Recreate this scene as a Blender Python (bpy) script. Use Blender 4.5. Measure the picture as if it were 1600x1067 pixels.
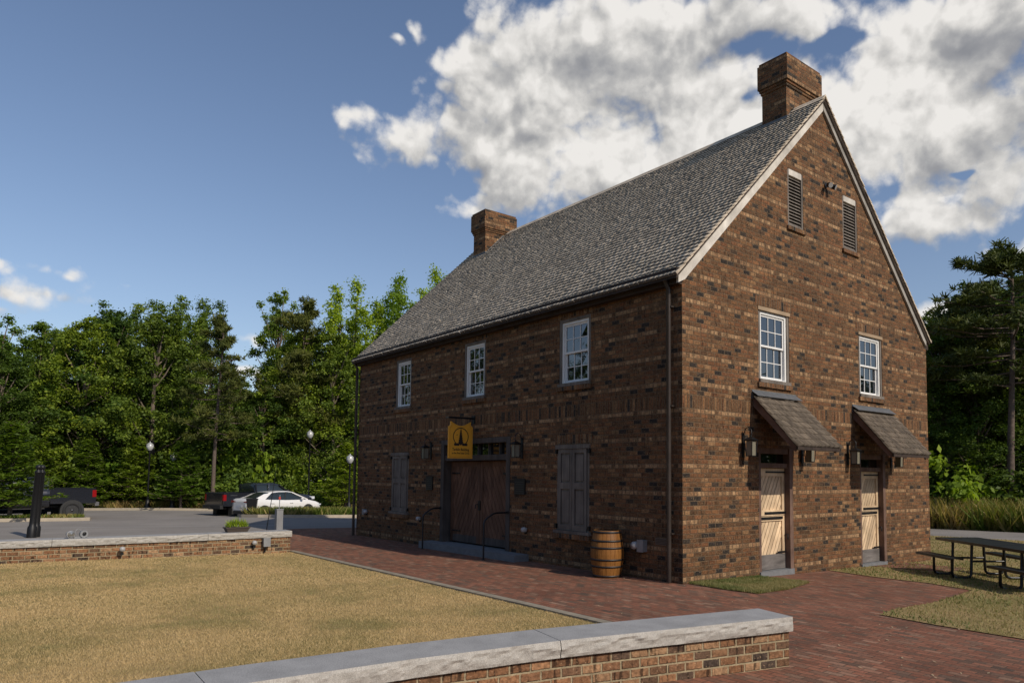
import bpy, bmesh, math, random
import numpy as np
from mathutils import Vector, Matrix
from mathutils.geometry import tessellate_polygon
R=math.radians
for _o in list(bpy.data.objects): bpy.data.objects.remove(_o)
scn=bpy.context.scene
COL=scn.collection
random.seed(7); RNG=np.random.default_rng(7)

# ---------------------------------------------------------------- camera
cam=bpy.data.cameras.new('camera'); camo=bpy.data.objects.new('camera',cam); COL.objects.link(camo)
yaw,pit,rol=0.8819,0.0641,0.0079
_f=Vector((-math.sin(yaw)*math.cos(pit),math.cos(yaw)*math.cos(pit),math.sin(pit)))
_r=Vector((math.cos(yaw),math.sin(yaw),0)); _u=_r.cross(_f)
_r2=_r*math.cos(rol)+_u*math.sin(rol); _u2=_u*math.cos(rol)-_r*math.sin(rol)
M=Matrix((( _r2.x,_u2.x,-_f.x,9.072),(_r2.y,_u2.y,-_f.y,-10.453),(_r2.z,_u2.z,-_f.z,2.0),(0,0,0,1)))
camo.matrix_world=M
cam.sensor_width=36; cam.lens=36*1140.81/1600; cam.shift_x=-74.2/1600; cam.shift_y=134.76/1600
cam.clip_start=.1; cam.clip_end=2000
scn.camera=camo

# ---------------------------------------------------------------- light
SUN_EL=R(37.2); SUN_AZ=math.atan2(1.3,.20)     # azimuth from +Y towards +X
world=bpy.data.worlds.new('World'); scn.world=world; world.use_nodes=True
W=world.node_tree; W.nodes.clear()
class NT:
    def __init__(s,t): s.t=t
    def n(s,ty,**k):
        nd=s.t.nodes.new(ty)
        for a,b in k.items(): setattr(nd,a,b)
        return nd
    def lk(s,a,b): s.t.links.new(a,b)
    def put(s,sock,v):
        if v is None: return
        if isinstance(v,bpy.types.NodeSocket): s.t.links.new(v,sock)
        else: sock.default_value=v
    def m(s,op,a,b=None,c=None,clamp=False):
        nd=s.n('ShaderNodeMath',operation=op); nd.use_clamp=clamp
        s.put(nd.inputs[0],a); s.put(nd.inputs[1],b); s.put(nd.inputs[2],c); return nd.outputs[0]
    def v(s,op,a,b=None,sc=None):
        nd=s.n('ShaderNodeVectorMath',operation=op); s.put(nd.inputs[0],a); s.put(nd.inputs[1],b)
        if sc is not None: s.put(nd.inputs['Scale'],sc)
        return nd.outputs['Value'] if op in('LENGTH','DOT_PRODUCT') else nd.outputs[0]
    def mix(s,f,a,b,bt='MIX'):
        nd=s.n('ShaderNodeMix',data_type='RGBA',blend_type=bt); s.put(nd.inputs[0],f)
        s.put(nd.inputs[6],c4(a)); s.put(nd.inputs[7],c4(b)); return nd.outputs[2]
    def noise(s,vec,scale,det=4,rough=.55,dist=0,col=False):
        nd=s.n('ShaderNodeTexNoise'); s.put(nd.inputs['Vector'],vec); nd.inputs['Scale'].default_value=scale
        nd.inputs['Detail'].default_value=det; nd.inputs['Roughness'].default_value=rough; nd.inputs['Distortion'].default_value=dist
        return nd.outputs['Color' if col else 'Fac']
    def ramp(s,f,stops,interp='LINEAR'):
        nd=s.n('ShaderNodeValToRGB'); s.put(nd.inputs[0],f); cr=nd.color_ramp; cr.interpolation=interp
        while len(cr.elements)<len(stops): cr.elements.new(.5)
        for e,(p,c) in zip(cr.elements,stops): e.position=p; e.color=c4(c)
        return nd.outputs[0]
    def rng(s,f,a,b,c=0,d=1,smooth=False):
        nd=s.n('ShaderNodeMapRange'); s.put(nd.inputs[0],f)
        for i,x in zip((1,2,3,4),(a,b,c,d)): nd.inputs[i].default_value=x
        if smooth: nd.interpolation_type='SMOOTHSTEP'
        return nd.outputs[0]
    def comb(s,x,y,z):
        nd=s.n('ShaderNodeCombineXYZ')
        for i,q in enumerate((x,y,z)): s.put(nd.inputs[i],q)
        return nd.outputs[0]
    def sep(s,v):
        nd=s.n('ShaderNodeSeparateXYZ'); s.put(nd.inputs[0],v); return nd.outputs
def c4(c):
    if isinstance(c,(tuple,list)) and len(c)==3: return (*c,1)
    return c
# sky with clouds (direction based, at infinity)
w=NT(W)
sky=w.n('ShaderNodeTexSky',sky_type='NISHITA'); sky.sun_disc=False
sky.sun_elevation=SUN_EL; sky.sun_rotation=SUN_AZ; sky.altitude=100; sky.air_density=1.0; sky.dust_density=.6; sky.ozone_density=1.6
dirv=w.v('NORMALIZE',w.n('ShaderNodeTexCoord').outputs['Generated'])
BL=[(-57.4,28.9,3.83,3.46),(-59.8,24.4,6.6,2.9),(-54.5,21.8,6.0,3.0),(-57.5,25.8,6.5,4.2),(-54.5,25.9,6.66,5.14),(-49.4,29.8,9.27,6.07),(-50.9,23.4,9.69,4.22),(-43.7,31.6,9.67,4.67),(-41.7,25.8,10.0,7.23),(-38.7,32.0,5.98,3.43),(-31.9,32.0,6.08,2.22),(-32.0,22.4,10.12,6.82),(-24.4,24.2,7.92,7.11),(-21.9,28.7,8.42,4.35),(-21.3,18.4,7.44,3.49),(-16.7,22.3,7.15,6.37),(-16.2,15.1,4.2,1.6),(-67.1,25.7,1.9,1.0),(-64.1,25.5,1.27,1.09),(-63.7,30.5,.89,.31),(-61.9,31.2,.9,.77),(-86.0,11.2,3.6,1.24),(-85.3,12.7,.89,.64),(-88.2,12.7,.83,.43),(-73.8,9.8,1.2,.64),(-73.9,7.3,1.36,.55),(-22.7,11.3,2.19,1.14),(-87.9,10.2,1.93,.71),(-57.5,20.6,3.54,1.55),(-44.3,39.2,20.02,3.98)]
BN=[(-36.4,30.6,2.3,1.1),(-28.7,29.8,2.2,1.0),(-35.3,27.4,1.2,.6),(-21.3,20.7,1.1,.35)]
def cloud_group():
    g=bpy.data.node_groups.new('cloud_field','ShaderNodeTree')
    g.interface.new_socket('Dir',in_out='INPUT',socket_type='NodeSocketVector')
    g.interface.new_socket('D',in_out='OUTPUT',socket_type='NodeSocketFloat')
    g.interface.new_socket('F',in_out='OUTPUT',socket_type='NodeSocketFloat')
    q=NT(g); gi=q.n('NodeGroupInput'); go=q.n('NodeGroupOutput')
    d=q.v('NORMALIZE',gi.outputs[0]); x,y,z=q.sep(d)
    wob=q.noise(d,9.0,3,.55,col=True)
    wx,wy,_=q.sep(wob)
    az=q.m('ADD',q.m('MULTIPLY',q.m('ARCTAN2',x,y),57.2958),q.m('MULTIPLY',q.m('SUBTRACT',wx,.5),5.0))
    el=q.m('ADD',q.m('MULTIPLY',q.m('ARCSINE',z),57.2958),q.m('MULTIPLY',q.m('SUBTRACT',wy,.5),3.5))
    p=q.comb(az,el,0)
    def field(lst,wgt=None):
        f=None
        for a,e,ra,re in lst:
            l=q.v('LENGTH',q.v('MULTIPLY',q.v('SUBTRACT',p,(a,e,0)),(1/ra,1/re,0)))
            k=1.0 if ra*re>4.5 or wgt is None else wgt
            o=q.m('MULTIPLY',q.m('SUBTRACT',1.0,l),k)
            f=o if f is None else q.m('SMOOTH_MAX',f,o,.12)
        return f
    F=q.m('MINIMUM',q.m('ADD',q.m('MULTIPLY',field(BL,.40),1.25),.34),1.1)
    Nn=q.m('MAXIMUM',field(BN),0.0)
    F=q.m('SUBTRACT',F,q.m('MULTIPLY',Nn,.62))
    wv=q.v('ADD',d,q.v('SCALE',q.v('SUBTRACT',wob,(.5,.5,.5)),sc=.10))
    vo=q.n('ShaderNodeTexVoronoi',feature='F1'); vo.inputs['Scale'].default_value=11; vo.inputs['Detail'].default_value=2.0; vo.inputs['Roughness'].default_value=.55; vo.inputs['Lacunarity'].default_value=2.3
    q.lk(wv,vo.inputs['Vector'])
    puff=q.m('SUBTRACT',.60,vo.outputs['Distance'])
    n1=q.noise(d,9,3,.5); n2=q.noise(d,48,5,.62)
    nn=q.m('ADD',q.m('ADD',q.m('MULTIPLY',puff,.95),q.m('MULTIPLY',q.m('SUBTRACT',n1,.5),.9)),q.m('MULTIPLY',q.m('SUBTRACT',n2,.5),.62))
    D=q.m('ADD',F,nn)
    q.lk(D,go.inputs[0]); q.lk(F,go.inputs[1]); return g
CG=cloud_group()
def cf(vec):
    nd=w.n('ShaderNodeGroup'); nd.node_tree=CG; w.put(nd.inputs[0],vec); return nd.outputs
D0,F0=cf(dirv)
sd=Vector((math.sin(SUN_AZ)*math.cos(SUN_EL),math.cos(SUN_AZ)*math.cos(SUN_EL),math.sin(SUN_EL)))
up=Vector((sd.x*.25+.35,sd.y*.25,1)).normalized()
D1,F1=cf(w.v('ADD',dirv,tuple(up*.028)))
mask=w.rng(D0,0.0,.55,0,1,True)
lown=w.noise(dirv,4.2,3,.5)
shade=w.m('ADD',.60,w.m('MULTIPLY',w.m('SUBTRACT',D0,D1),.75))
shade=w.m('ADD',shade,w.m('MULTIPLY',w.m('SUBTRACT',.51,lown),1.6))
thin=w.m('MULTIPLY',w.m('SUBTRACT',1,w.rng(D0,.05,.75,0,1,True)),.20)
shade=w.m('ADD',shade,thin)
ccol=w.ramp(shade,[(.0,(.33,.34,.37)),(.25,(.42,.425,.445)),(.5,(.60,.595,.59)),(.72,(.84,.82,.79)),(.95,(1.06,1.03,.99))])
SKYS=.112
_z=w.sep(dirv)[2]
hz=w.m('MULTIPLY',w.m('POWER',2.718,w.m('MULTIPLY',w.m('MAXIMUM',_z,0),-6.5)),.42)
skyc0=w.mix(1.0,sky.outputs[0],(SKYS*1.46,SKYS*1.41,SKYS*1.45),'MULTIPLY')
skyc=w.mix(hz,skyc0,(.47,.58,.74))
CLOUDK=1.13
cc=w.mix(1.0,ccol,(CLOUDK,)*3,'MULTIPLY')
fin=w.mix(mask,skyc,cc)
bg=w.n('ShaderNodeBackground'); w.lk(fin,bg.inputs[0]); bg.inputs[1].default_value=1.0
w.lk(bg.outputs[0],w.n('ShaderNodeOutputWorld').inputs[0])

sl=bpy.data.lights.new('sun','SUN'); so=bpy.data.objects.new('sun',sl); COL.objects.link(so)
sl.energy=5.0; sl.angle=R(.5); sl.color=(1,.90,.76)
so.rotation_euler=sd.to_track_quat('Z','Y').to_euler(); so.location=(20,-5,30)

scn.view_settings.view_transform='Standard'; scn.view_settings.look='None'
scn.view_settings.exposure=-.50; scn.view_settings.gamma=1
scn.render.engine='CYCLES'
scn.cycles.max_bounces=4; scn.cycles.diffuse_bounces=2; scn.cycles.glossy_bounces=3; scn.cycles.transmission_bounces=4; scn.cycles.transparent_max_bounces=4

# ---------------------------------------------------------------- materials
def mat(name,col=None,rough=.7,metal=0.,spec=None,ior=None,build=None):
    m=bpy.data.materials.new(name); m.use_nodes=True; t=NT(m.node_tree)
    b=m.node_tree.nodes['Principled BSDF']
    b.inputs['Roughness'].default_value=rough; b.inputs['Metallic'].default_value=metal
    if spec is not None: b.inputs['Specular IOR Level'].default_value=spec
    if ior: b.inputs['IOR'].default_value=ior
    if col is not None: b.inputs['Base Color'].default_value=c4(col)
    if build: build(t,b)
    return m
def bump(t,b,h,strength=.5,dist=.01):
    nd=t.n('ShaderNodeBump'); nd.inputs['Strength'].default_value=strength; nd.inputs['Distance'].default_value=dist
    t.lk(h,nd.inputs['Height']); t.lk(nd.outputs[0],b.inputs['Normal']); return nd
def uvn(t): return t.n('ShaderNodeTexCoord').outputs['UV']
def objn(t): return t.n('ShaderNodeTexCoord').outputs['Object']
def var(col,amt=.25,scale=6,rough_bump=.0,bd=.004,coord='Object'):
    def f(t,b):
        c=t.n('ShaderNodeTexCoord').outputs[coord]
        n=t.noise(c,scale,5,.6); k=t.rng(n,.25,.75,1-amt,1+amt)
        t.lk(t.mix(1.0,col,t.comb(k,k,k),'MULTIPLY'),b.inputs['Base Color'])
        if rough_bump: bump(t,b,t.noise(c,scale*6,4,.6),rough_bump,bd)
    return f
def rndattr(t,name='rnd'):
    nd=t.n('ShaderNodeAttribute'); nd.attribute_name=name; return nd.outputs['Fac']

def brick_mat(name,stops,mortar,course=.0877,BLn=.213,mort=.0125,kind='wall',bs=1.0,v0=.035,band=.5,soldier=None,mottle=.5,gain=1.0,kv=(.84,1.16)):
    def f(t,b):
        u,v,_=t.sep(uvn(t))
        if soldier=='all': u,v=v,u
        elif kind=='wall': v=t.m('SUBTRACT',v,v0)
        row=t.m('FLOOR',t.m('DIVIDE',v,course)); fv=t.m('FRACT',t.m('DIVIDE',v,course))
        def layout(u,row,fv,Bl,cs):
            # returns id along, distance to edge (m)
            off=t.m('MULTIPLY',t.m('FLOORED_MODULO',row,2),Bl/2)
            uu=t.m('DIVIDE',t.m('ADD',u,off),Bl)
            idx=t.m('FLOOR',uu); fu=t.m('FRACT',uu)
            du=t.m('MULTIPLY',t.m('MINIMUM',fu,t.m('SUBTRACT',1,fu)),Bl)
            dv=t.m('MULTIPLY',t.m('MINIMUM',fv,t.m('SUBTRACT',1,fv)),cs)
            return idx,t.m('MINIMUM',du,dv)
        idx,d=layout(u,row,fv,BLn,course)
        hdr=None
        if kind=='wall':
            hdr=t.m('LESS_THAN',t.m('FLOORED_MODULO',row,6),1)
            idh,dh=layout(u,row,fv,BLn/2,course)
            idx=t.m('ADD',t.m('MULTIPLY',idx,t.m('SUBTRACT',1,hdr)),t.m('MULTIPLY',t.m('ADD',idh,500.5),hdr))
            d=t.m('ADD',t.m('MULTIPLY',d,t.m('SUBTRACT',1,hdr)),t.m('MULTIPLY',dh,hdr))
        if soldier=='band':
            s=t.m('MULTIPLY',t.m('GREATER_THAN',v,course*37),t.m('LESS_THAN',v,course*40))
            fv2=t.m('DIVIDE',t.m('SUBTRACT',v,course*37),course*3)
            su=t.m('DIVIDE',u,.073); si=t.m('FLOOR',su); sf=t.m('FRACT',su)
            ds=t.m('MINIMUM',t.m('MULTIPLY',t.m('MINIMUM',sf,t.m('SUBTRACT',1,sf)),.073),t.m('MULTIPLY',t.m('MINIMUM',fv2,t.m('SUBTRACT',1,fv2)),course*3))
            ns=t.m('SUBTRACT',1,s)
            idx=t.m('ADD',t.m('MULTIPLY',idx,ns),t.m('MULTIPLY',si,s)); d=t.m('ADD',t.m('MULTIPLY',d,ns),t.m('MULTIPLY',ds,s))
            row=t.m('ADD',t.m('MULTIPLY',row,ns),t.m('MULTIPLY',s,777))
        # wobble of brick edges
        uvv=uvn(t)
        wob=t.m('MULTIPLY',t.m('SUBTRACT',t.noise(uvv,38,3,.6),.5),.012)
        d2=t.m('ADD',d,wob)
        wn=t.n('ShaderNodeTexWhiteNoise',noise_dimensions='3D'); t.lk(t.comb(idx,row,3.3),wn.inputs['Vector'])
        r1=wn.outputs['Value']; wr,wg,wb=t.sep(wn.outputs['Color'])
        if hdr is not None and kind=='wall':
            r1=t.m('ADD',t.m('MULTIPLY',r1,t.m('SUBTRACT',1,hdr)),t.m('MULTIPLY',hdr,t.rng(r1,0,.7,.1,1)))
        base=t.ramp(r1,stops,'LINEAR')
        if hdr is not None: base=t.mix(t.m('MULTIPLY',t.m('MULTIPLY',hdr,.62),t.m('MULTIPLY',t.m('GREATER_THAN',r1,.16),t.m('POWER',wr,.6))),base,(.36,.225,.12))
        k=t.rng(wg,0,1,*kv)
        mo=t.noise(uvv,24,4,.65); mo=t.rng(mo,.3,.7,1-mottle,1+mottle)
        if kind!='pave': mo=t.m('MULTIPLY',mo,t.m('SUBTRACT',1,t.m('MULTIPLY',t.rng(t.noise(t.v('MULTIPLY',uvv,(1,.25,1)),17,2,.5),.56,.64,0,1,True),band)))
        big=t.rng(t.noise(uvv,.55,5,.6),.3,.7,.80,1.18)
        k=t.m('MULTIPLY',t.m('MULTIPLY',t.m('MULTIPLY',k,mo),big),gain)
        col=t.mix(1.0,base,t.comb(k,k,k),'MULTIPLY')
        if kind!='pave':   # pale flecks on the tumbled faces
            cr=t.rng(t.noise(uvv,34,3,.6),.60,.70,0,.8,True)
            col=t.mix(cr,col,(.40,.27,.16))
        mm=t.rng(d2,mort*.35,mort*.75,1,0,True)
        mn=t.rng(t.noise(uvv,9,3,.6),.3,.7,.75,1.2)
        col=t.mix(mm,col,t.mix(1.0,mortar,t.comb(mn,mn,mn),'MULTIPLY'))
        t.lk(col,b.inputs['Base Color'])
        h=t.m('ADD',t.m('MULTIPLY',t.m('SUBTRACT',1,mm),1.0),t.m('ADD',t.m('MULTIPLY',t.noise(uvv,24,4,.7),1.1),t.m('MULTIPLY',wb,.5)))
        bump(t,b,h,bs,.012)
    return mat(name,rough=.9,spec=.25,build=f)
BR=[(0,(.024,.019,.016)),(.08,(.034,.026,.020)),(.12,(.092,.048,.023)),(.45,(.125,.062,.028)),(.68,(.150,.064,.028)),(.88,(.172,.084,.036)),(1,(.22,.125,.06))]
M_BRICK=brick_mat('brick_wall',BR,(.165,.112,.066),gain=1.09,soldier='band')
M_SOLD=brick_mat('brick_soldier',BR,(.165,.112,.068),kind='plain',soldier='all',BLn=.2032)
M_LOWB=brick_mat('low_wall_brick',[(0,(.06,.045,.035)),(.10,(.13,.075,.045)),(.25,(.17,.09,.048)),(.6,(.24,.115,.055)),(1,(.36,.22,.12))],(.36,.285,.175),kind='plain',BLn=.21,bs=1.0,mort=.017,course=.09,band=.7)
PV=[(0,(.12,.078,.056)),(.1,(.16,.09,.06)),(.35,(.20,.088,.054)),(.6,(.22,.09,.054)),(.85,(.235,.105,.064)),(1,(.25,.15,.10))]
M_PAVE=brick_mat('paver',PV,(.10,.07,.05),course=.1,BLn=.2,mort=.010,kind='pave',bs=.7,mottle=.22,kv=(.78,1.2))

def wood_grain(col1,col2,scale=(1,1,1),rough=.75,plank=None,name='wood',bs=.4,attr=False,spec=.3):
    def f(t,b):
        o=t.n('ShaderNodeTexCoord').outputs['Object']
        vv=t.v('MULTIPLY',o,scale)
        n=t.noise(vv,9,6,.65,.6); n2=t.noise(o,2.2,3,.5)
        c=t.mix(t.rng(n,.3,.7),col1,col2)
        k=t.rng(n2,.3,.7,.75,1.2)
        if attr: k=t.m('MULTIPLY',k,t.rng(rndattr(t),0,1,*((.86,1.1) if name=='cedar_shingle' else (.74,1.18))))
        c=t.mix(1.0,c,t.comb(k,k,k),'MULTIPLY')
        t.lk(c,b.inputs['Base Color']); bump(t,b,n,bs,.003)
    return mat(name,rough=rough,spec=spec,build=f)
M_SHINGLE=wood_grain((.62,.51,.385),(.80,.675,.52),(1,.35,.35),name='cedar_shingle',attr=True,rough=.95,spec=.05)
M_CANSH=wood_grain((.06,.046,.034),(.20,.158,.115),(.3,1,.3),name='canopy_shingle',attr=True,rough=.85)
M_SHSHADE=mat('shingle_butt_shade',rough=.95,spec=.1,build=var((.12,.10,.082),.3,8))  # butt faces coloured dark: shadow lines between courses put into the colour
M_RAKE=wood_grain((.45,.41,.35),(.72,.67,.60),(1,.15,.15),name='weathered_white_board')
M_DWOOD=wood_grain((.025,.018,.014),(.06,.04,.03),(.15,1,1),name='dark_cornice_wood')
M_GWOOD=wood_grain((.105,.088,.073),(.21,.18,.152),(1,1,.08),name='grey_weathered_wood')
M_BWOOD=wood_grain((.10,.055,.038),(.19,.12,.09),(.3,1,.3),name='brown_rafter_wood')
M_HEAD=wood_grain((.26,.18,.11),(.42,.31,.20),(1,.1,1),name='pale_header_wood')
M_DOORD=wood_grain((.07,.034,.02),(.19,.10,.06),(1,1,.15),name='dark_red_door_wood',attr=True)
M_DOORL=wood_grain((.56,.40,.245),(.72,.54,.35),(1.6,1.6,.3),name='light_pine_door_wood',attr=True,rough=.6)
M_GREYD=wood_grain((.09,.08,.075),(.20,.18,.165),(1,.2,1),name='grey_door_rail')
M_LEAD=mat('lead_flashing',rough=.55,metal=.3,build=var((.13,.135,.14),.25,8))
M_WHITE=mat('white_window_paint',rough=.5,build=var((.74,.73,.70),.06,5))
M_BLACKM=mat('black_metal',(.012,.012,.013),.45,.3)
M_PIPE=mat('bronze_downspout',rough=.4,metal=.5,build=var((.065,.052,.045),.3,3))
M_GLASS=mat('window_glass',(.006,.008,.01),.02,0,ior=2.2)
M_FROST=mat('seeded_lantern_glass',(.20,.185,.14),.25,0)
M_STONE=mat('bluestone_step',rough=.8,build=var((.16,.165,.17),.2,7,.4))
def granite(t,b):
    o=objn(t); a=t.noise(o,160,3,.7); c=t.noise(o,4,4,.5); e=t.noise(o,60,3,.6)
    col=t.mix(t.rng(a,.35,.65),(.20,.20,.20),(.40,.395,.385)); k=t.m('MULTIPLY',t.rng(c,.3,.7,.86,1.1),t.rng(e,.3,.7,.9,1.1))
    t.lk(t.mix(1.0,col,t.comb(k,k,k),'MULTIPLY'),b.inputs['Base Color']); bump(t,b,a,.3,.003)
M_GRAN=mat('granite_coping',rough=.8,spec=.3,build=granite)
def granite_r(t,b):
    o=objn(t); a=t.noise(o,120,3,.7); c=t.noise(o,14,5,.65)
    col=t.mix(t.rng(a,.35,.65),(.30,.28,.25),(.50,.47,.42)); k=t.rng(c,.3,.7,.85,1.12)
    t.lk(t.mix(1.0,col,t.comb(k,k,k),'MULTIPLY'),b.inputs['Base Color']); bump(t,b,t.m('ADD',c,t.m('MULTIPLY',a,.25)),.55,.015)
M_GRANR=mat('rock_face_granite',rough=.85,spec=.3,build=granite_r)
def asph(t,b):
    o=objn(t); a=t.noise(o,60,3,.8); c=t.noise(o,.35,5,.6); k=t.m('MULTIPLY',t.rng(a,.3,.7,.8,1.2),t.rng(c,.3,.7,.86,1.12))
    cr=t.rng(t.noise(t.v('MULTIPLY',o,(1,.25,1)),1.3,6,.75),.49,.505,0,1); cr2=t.m('MULTIPLY',t.m('SUBTRACT',1,t.m('ABSOLUTE',t.m('SUBTRACT',t.m('MULTIPLY',cr,2),1))),.25)
    k=t.m('SUBTRACT',k,cr2)
    t.lk(t.mix(1.0,(.235,.215,.195),t.comb(k,k,k),'MULTIPLY'),b.inputs['Base Color']); bump(t,b,a,.3,.004)
M_ASPH=mat('asphalt',rough=.9,spec=.2,build=asph)
M_CONC=mat('concrete_curb',rough=.85,build=var((.40,.34,.26),.15,3,.2))
M_KERB=mat('lawn_edging_stone',rough=.85,build=var((.25,.215,.16),.3,6,.3))
def lawnm(t,b):
    o=objn(t); a=t.noise(o,.55,4,.6); c=t.noise(o,30,4,.7)
    col=t.mix(t.rng(a,.42,.62),(.34,.245,.115),(.22,.18,.07)); k=t.rng(c,.25,.75,.6,1.3)
    t.lk(t.mix(1.0,col,t.comb(k,k,k),'MULTIPLY'),b.inputs['Base Color']); bump(t,b,c,.8,.03)
M_LAWN=mat('dry_lawn',rough=.95,spec=.1,build=lawnm)
def soilm(t,b):
    o=objn(t); a=t.noise(o,.25,4,.6); c=t.noise(o,6,5,.7)
    col=t.mix(t.rng(a,.4,.6),(.20,.15,.075),(.085,.10,.03)); k=t.rng(c,.25,.75,.6,1.3)
    t.lk(t.mix(1.0,col,t.comb(k,k,k),'MULTIPLY'),b.inputs['Base Color']); bump(t,b,c,.6,.05)
M_SOIL=mat('rough_ground',rough=.95,spec=.1,build=soilm)
def bladem(c1,c2,c3,name,trans=.25,info=False):
    def f(t,b):
        r=rndattr(t)
        col=t.ramp(r,[(0,c1),(.5,c2),(1,c3)])
        if info:
            oi=t.n('ShaderNodeObjectInfo').outputs['Random']; col=t.mix(1.0,col,t.ramp(oi,[(0,(.68,.80,.8)),(.5,(1,1,1)),(1,(1.42,1.28,1.0))]),'MULTIPLY')
        t.lk(col,b.inputs['Base Color'])
        tr=t.n('ShaderNodeBsdfTranslucent'); t.lk(t.mix(1.0,col,(1.5,1.6,.7),'MULTIPLY'),tr.inputs[0])
        mx=t.n('ShaderNodeMixShader'); mx.inputs[0].default_value=trans
        out=t.t.nodes['Material Output']; t.lk(b.outputs[0],mx.inputs[1]); t.lk(tr.outputs[0],mx.inputs[2]); t.lk(mx.outputs[0],out.inputs[0])
    return mat(name,rough=.6,spec=.25,build=f)
M_GRASSD=bladem((.60,.435,.225),(.47,.35,.17),(.27,.245,.105),'dry_grass_blades',.2)
M_GRASSG=bladem((.30,.25,.11),(.15,.17,.05),(.07,.11,.022),'green_grass_blades',.2)
M_WEED=bladem((.44,.31,.13),(.24,.21,.06),(.10,.15,.02),'tall_weeds',.25)
M_LEAF=bladem((.048,.083,.010),(.118,.182,.018),(.235,.295,.036),'broad_leaf',.30,True)
M_LEAFD=bladem((.035,.063,.009),(.080,.128,.015),(.160,.212,.026),'dark_leaf',.22,True)
M_LEAFB=bladem((.10,.165,.014),(.18,.27,.022),(.28,.37,.035),'bright_leaf',.38,True)
M_NEEDLE=bladem((.040,.058,.012),(.078,.095,.02),(.135,.145,.034),'pine_needle',.15,True)
M_CYPR=bladem((.07,.115,.012),(.13,.19,.02),(.20,.27,.03),'feathery_needle',.35,True)
M_BARK=mat('bark',rough=.95,spec=.1,build=var((.17,.135,.105),.4,12,.8,.02))
M_BARKP=mat('pine_bark',rough=.95,spec=.1,build=var((.13,.10,.082),.4,9,.8,.02))

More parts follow.
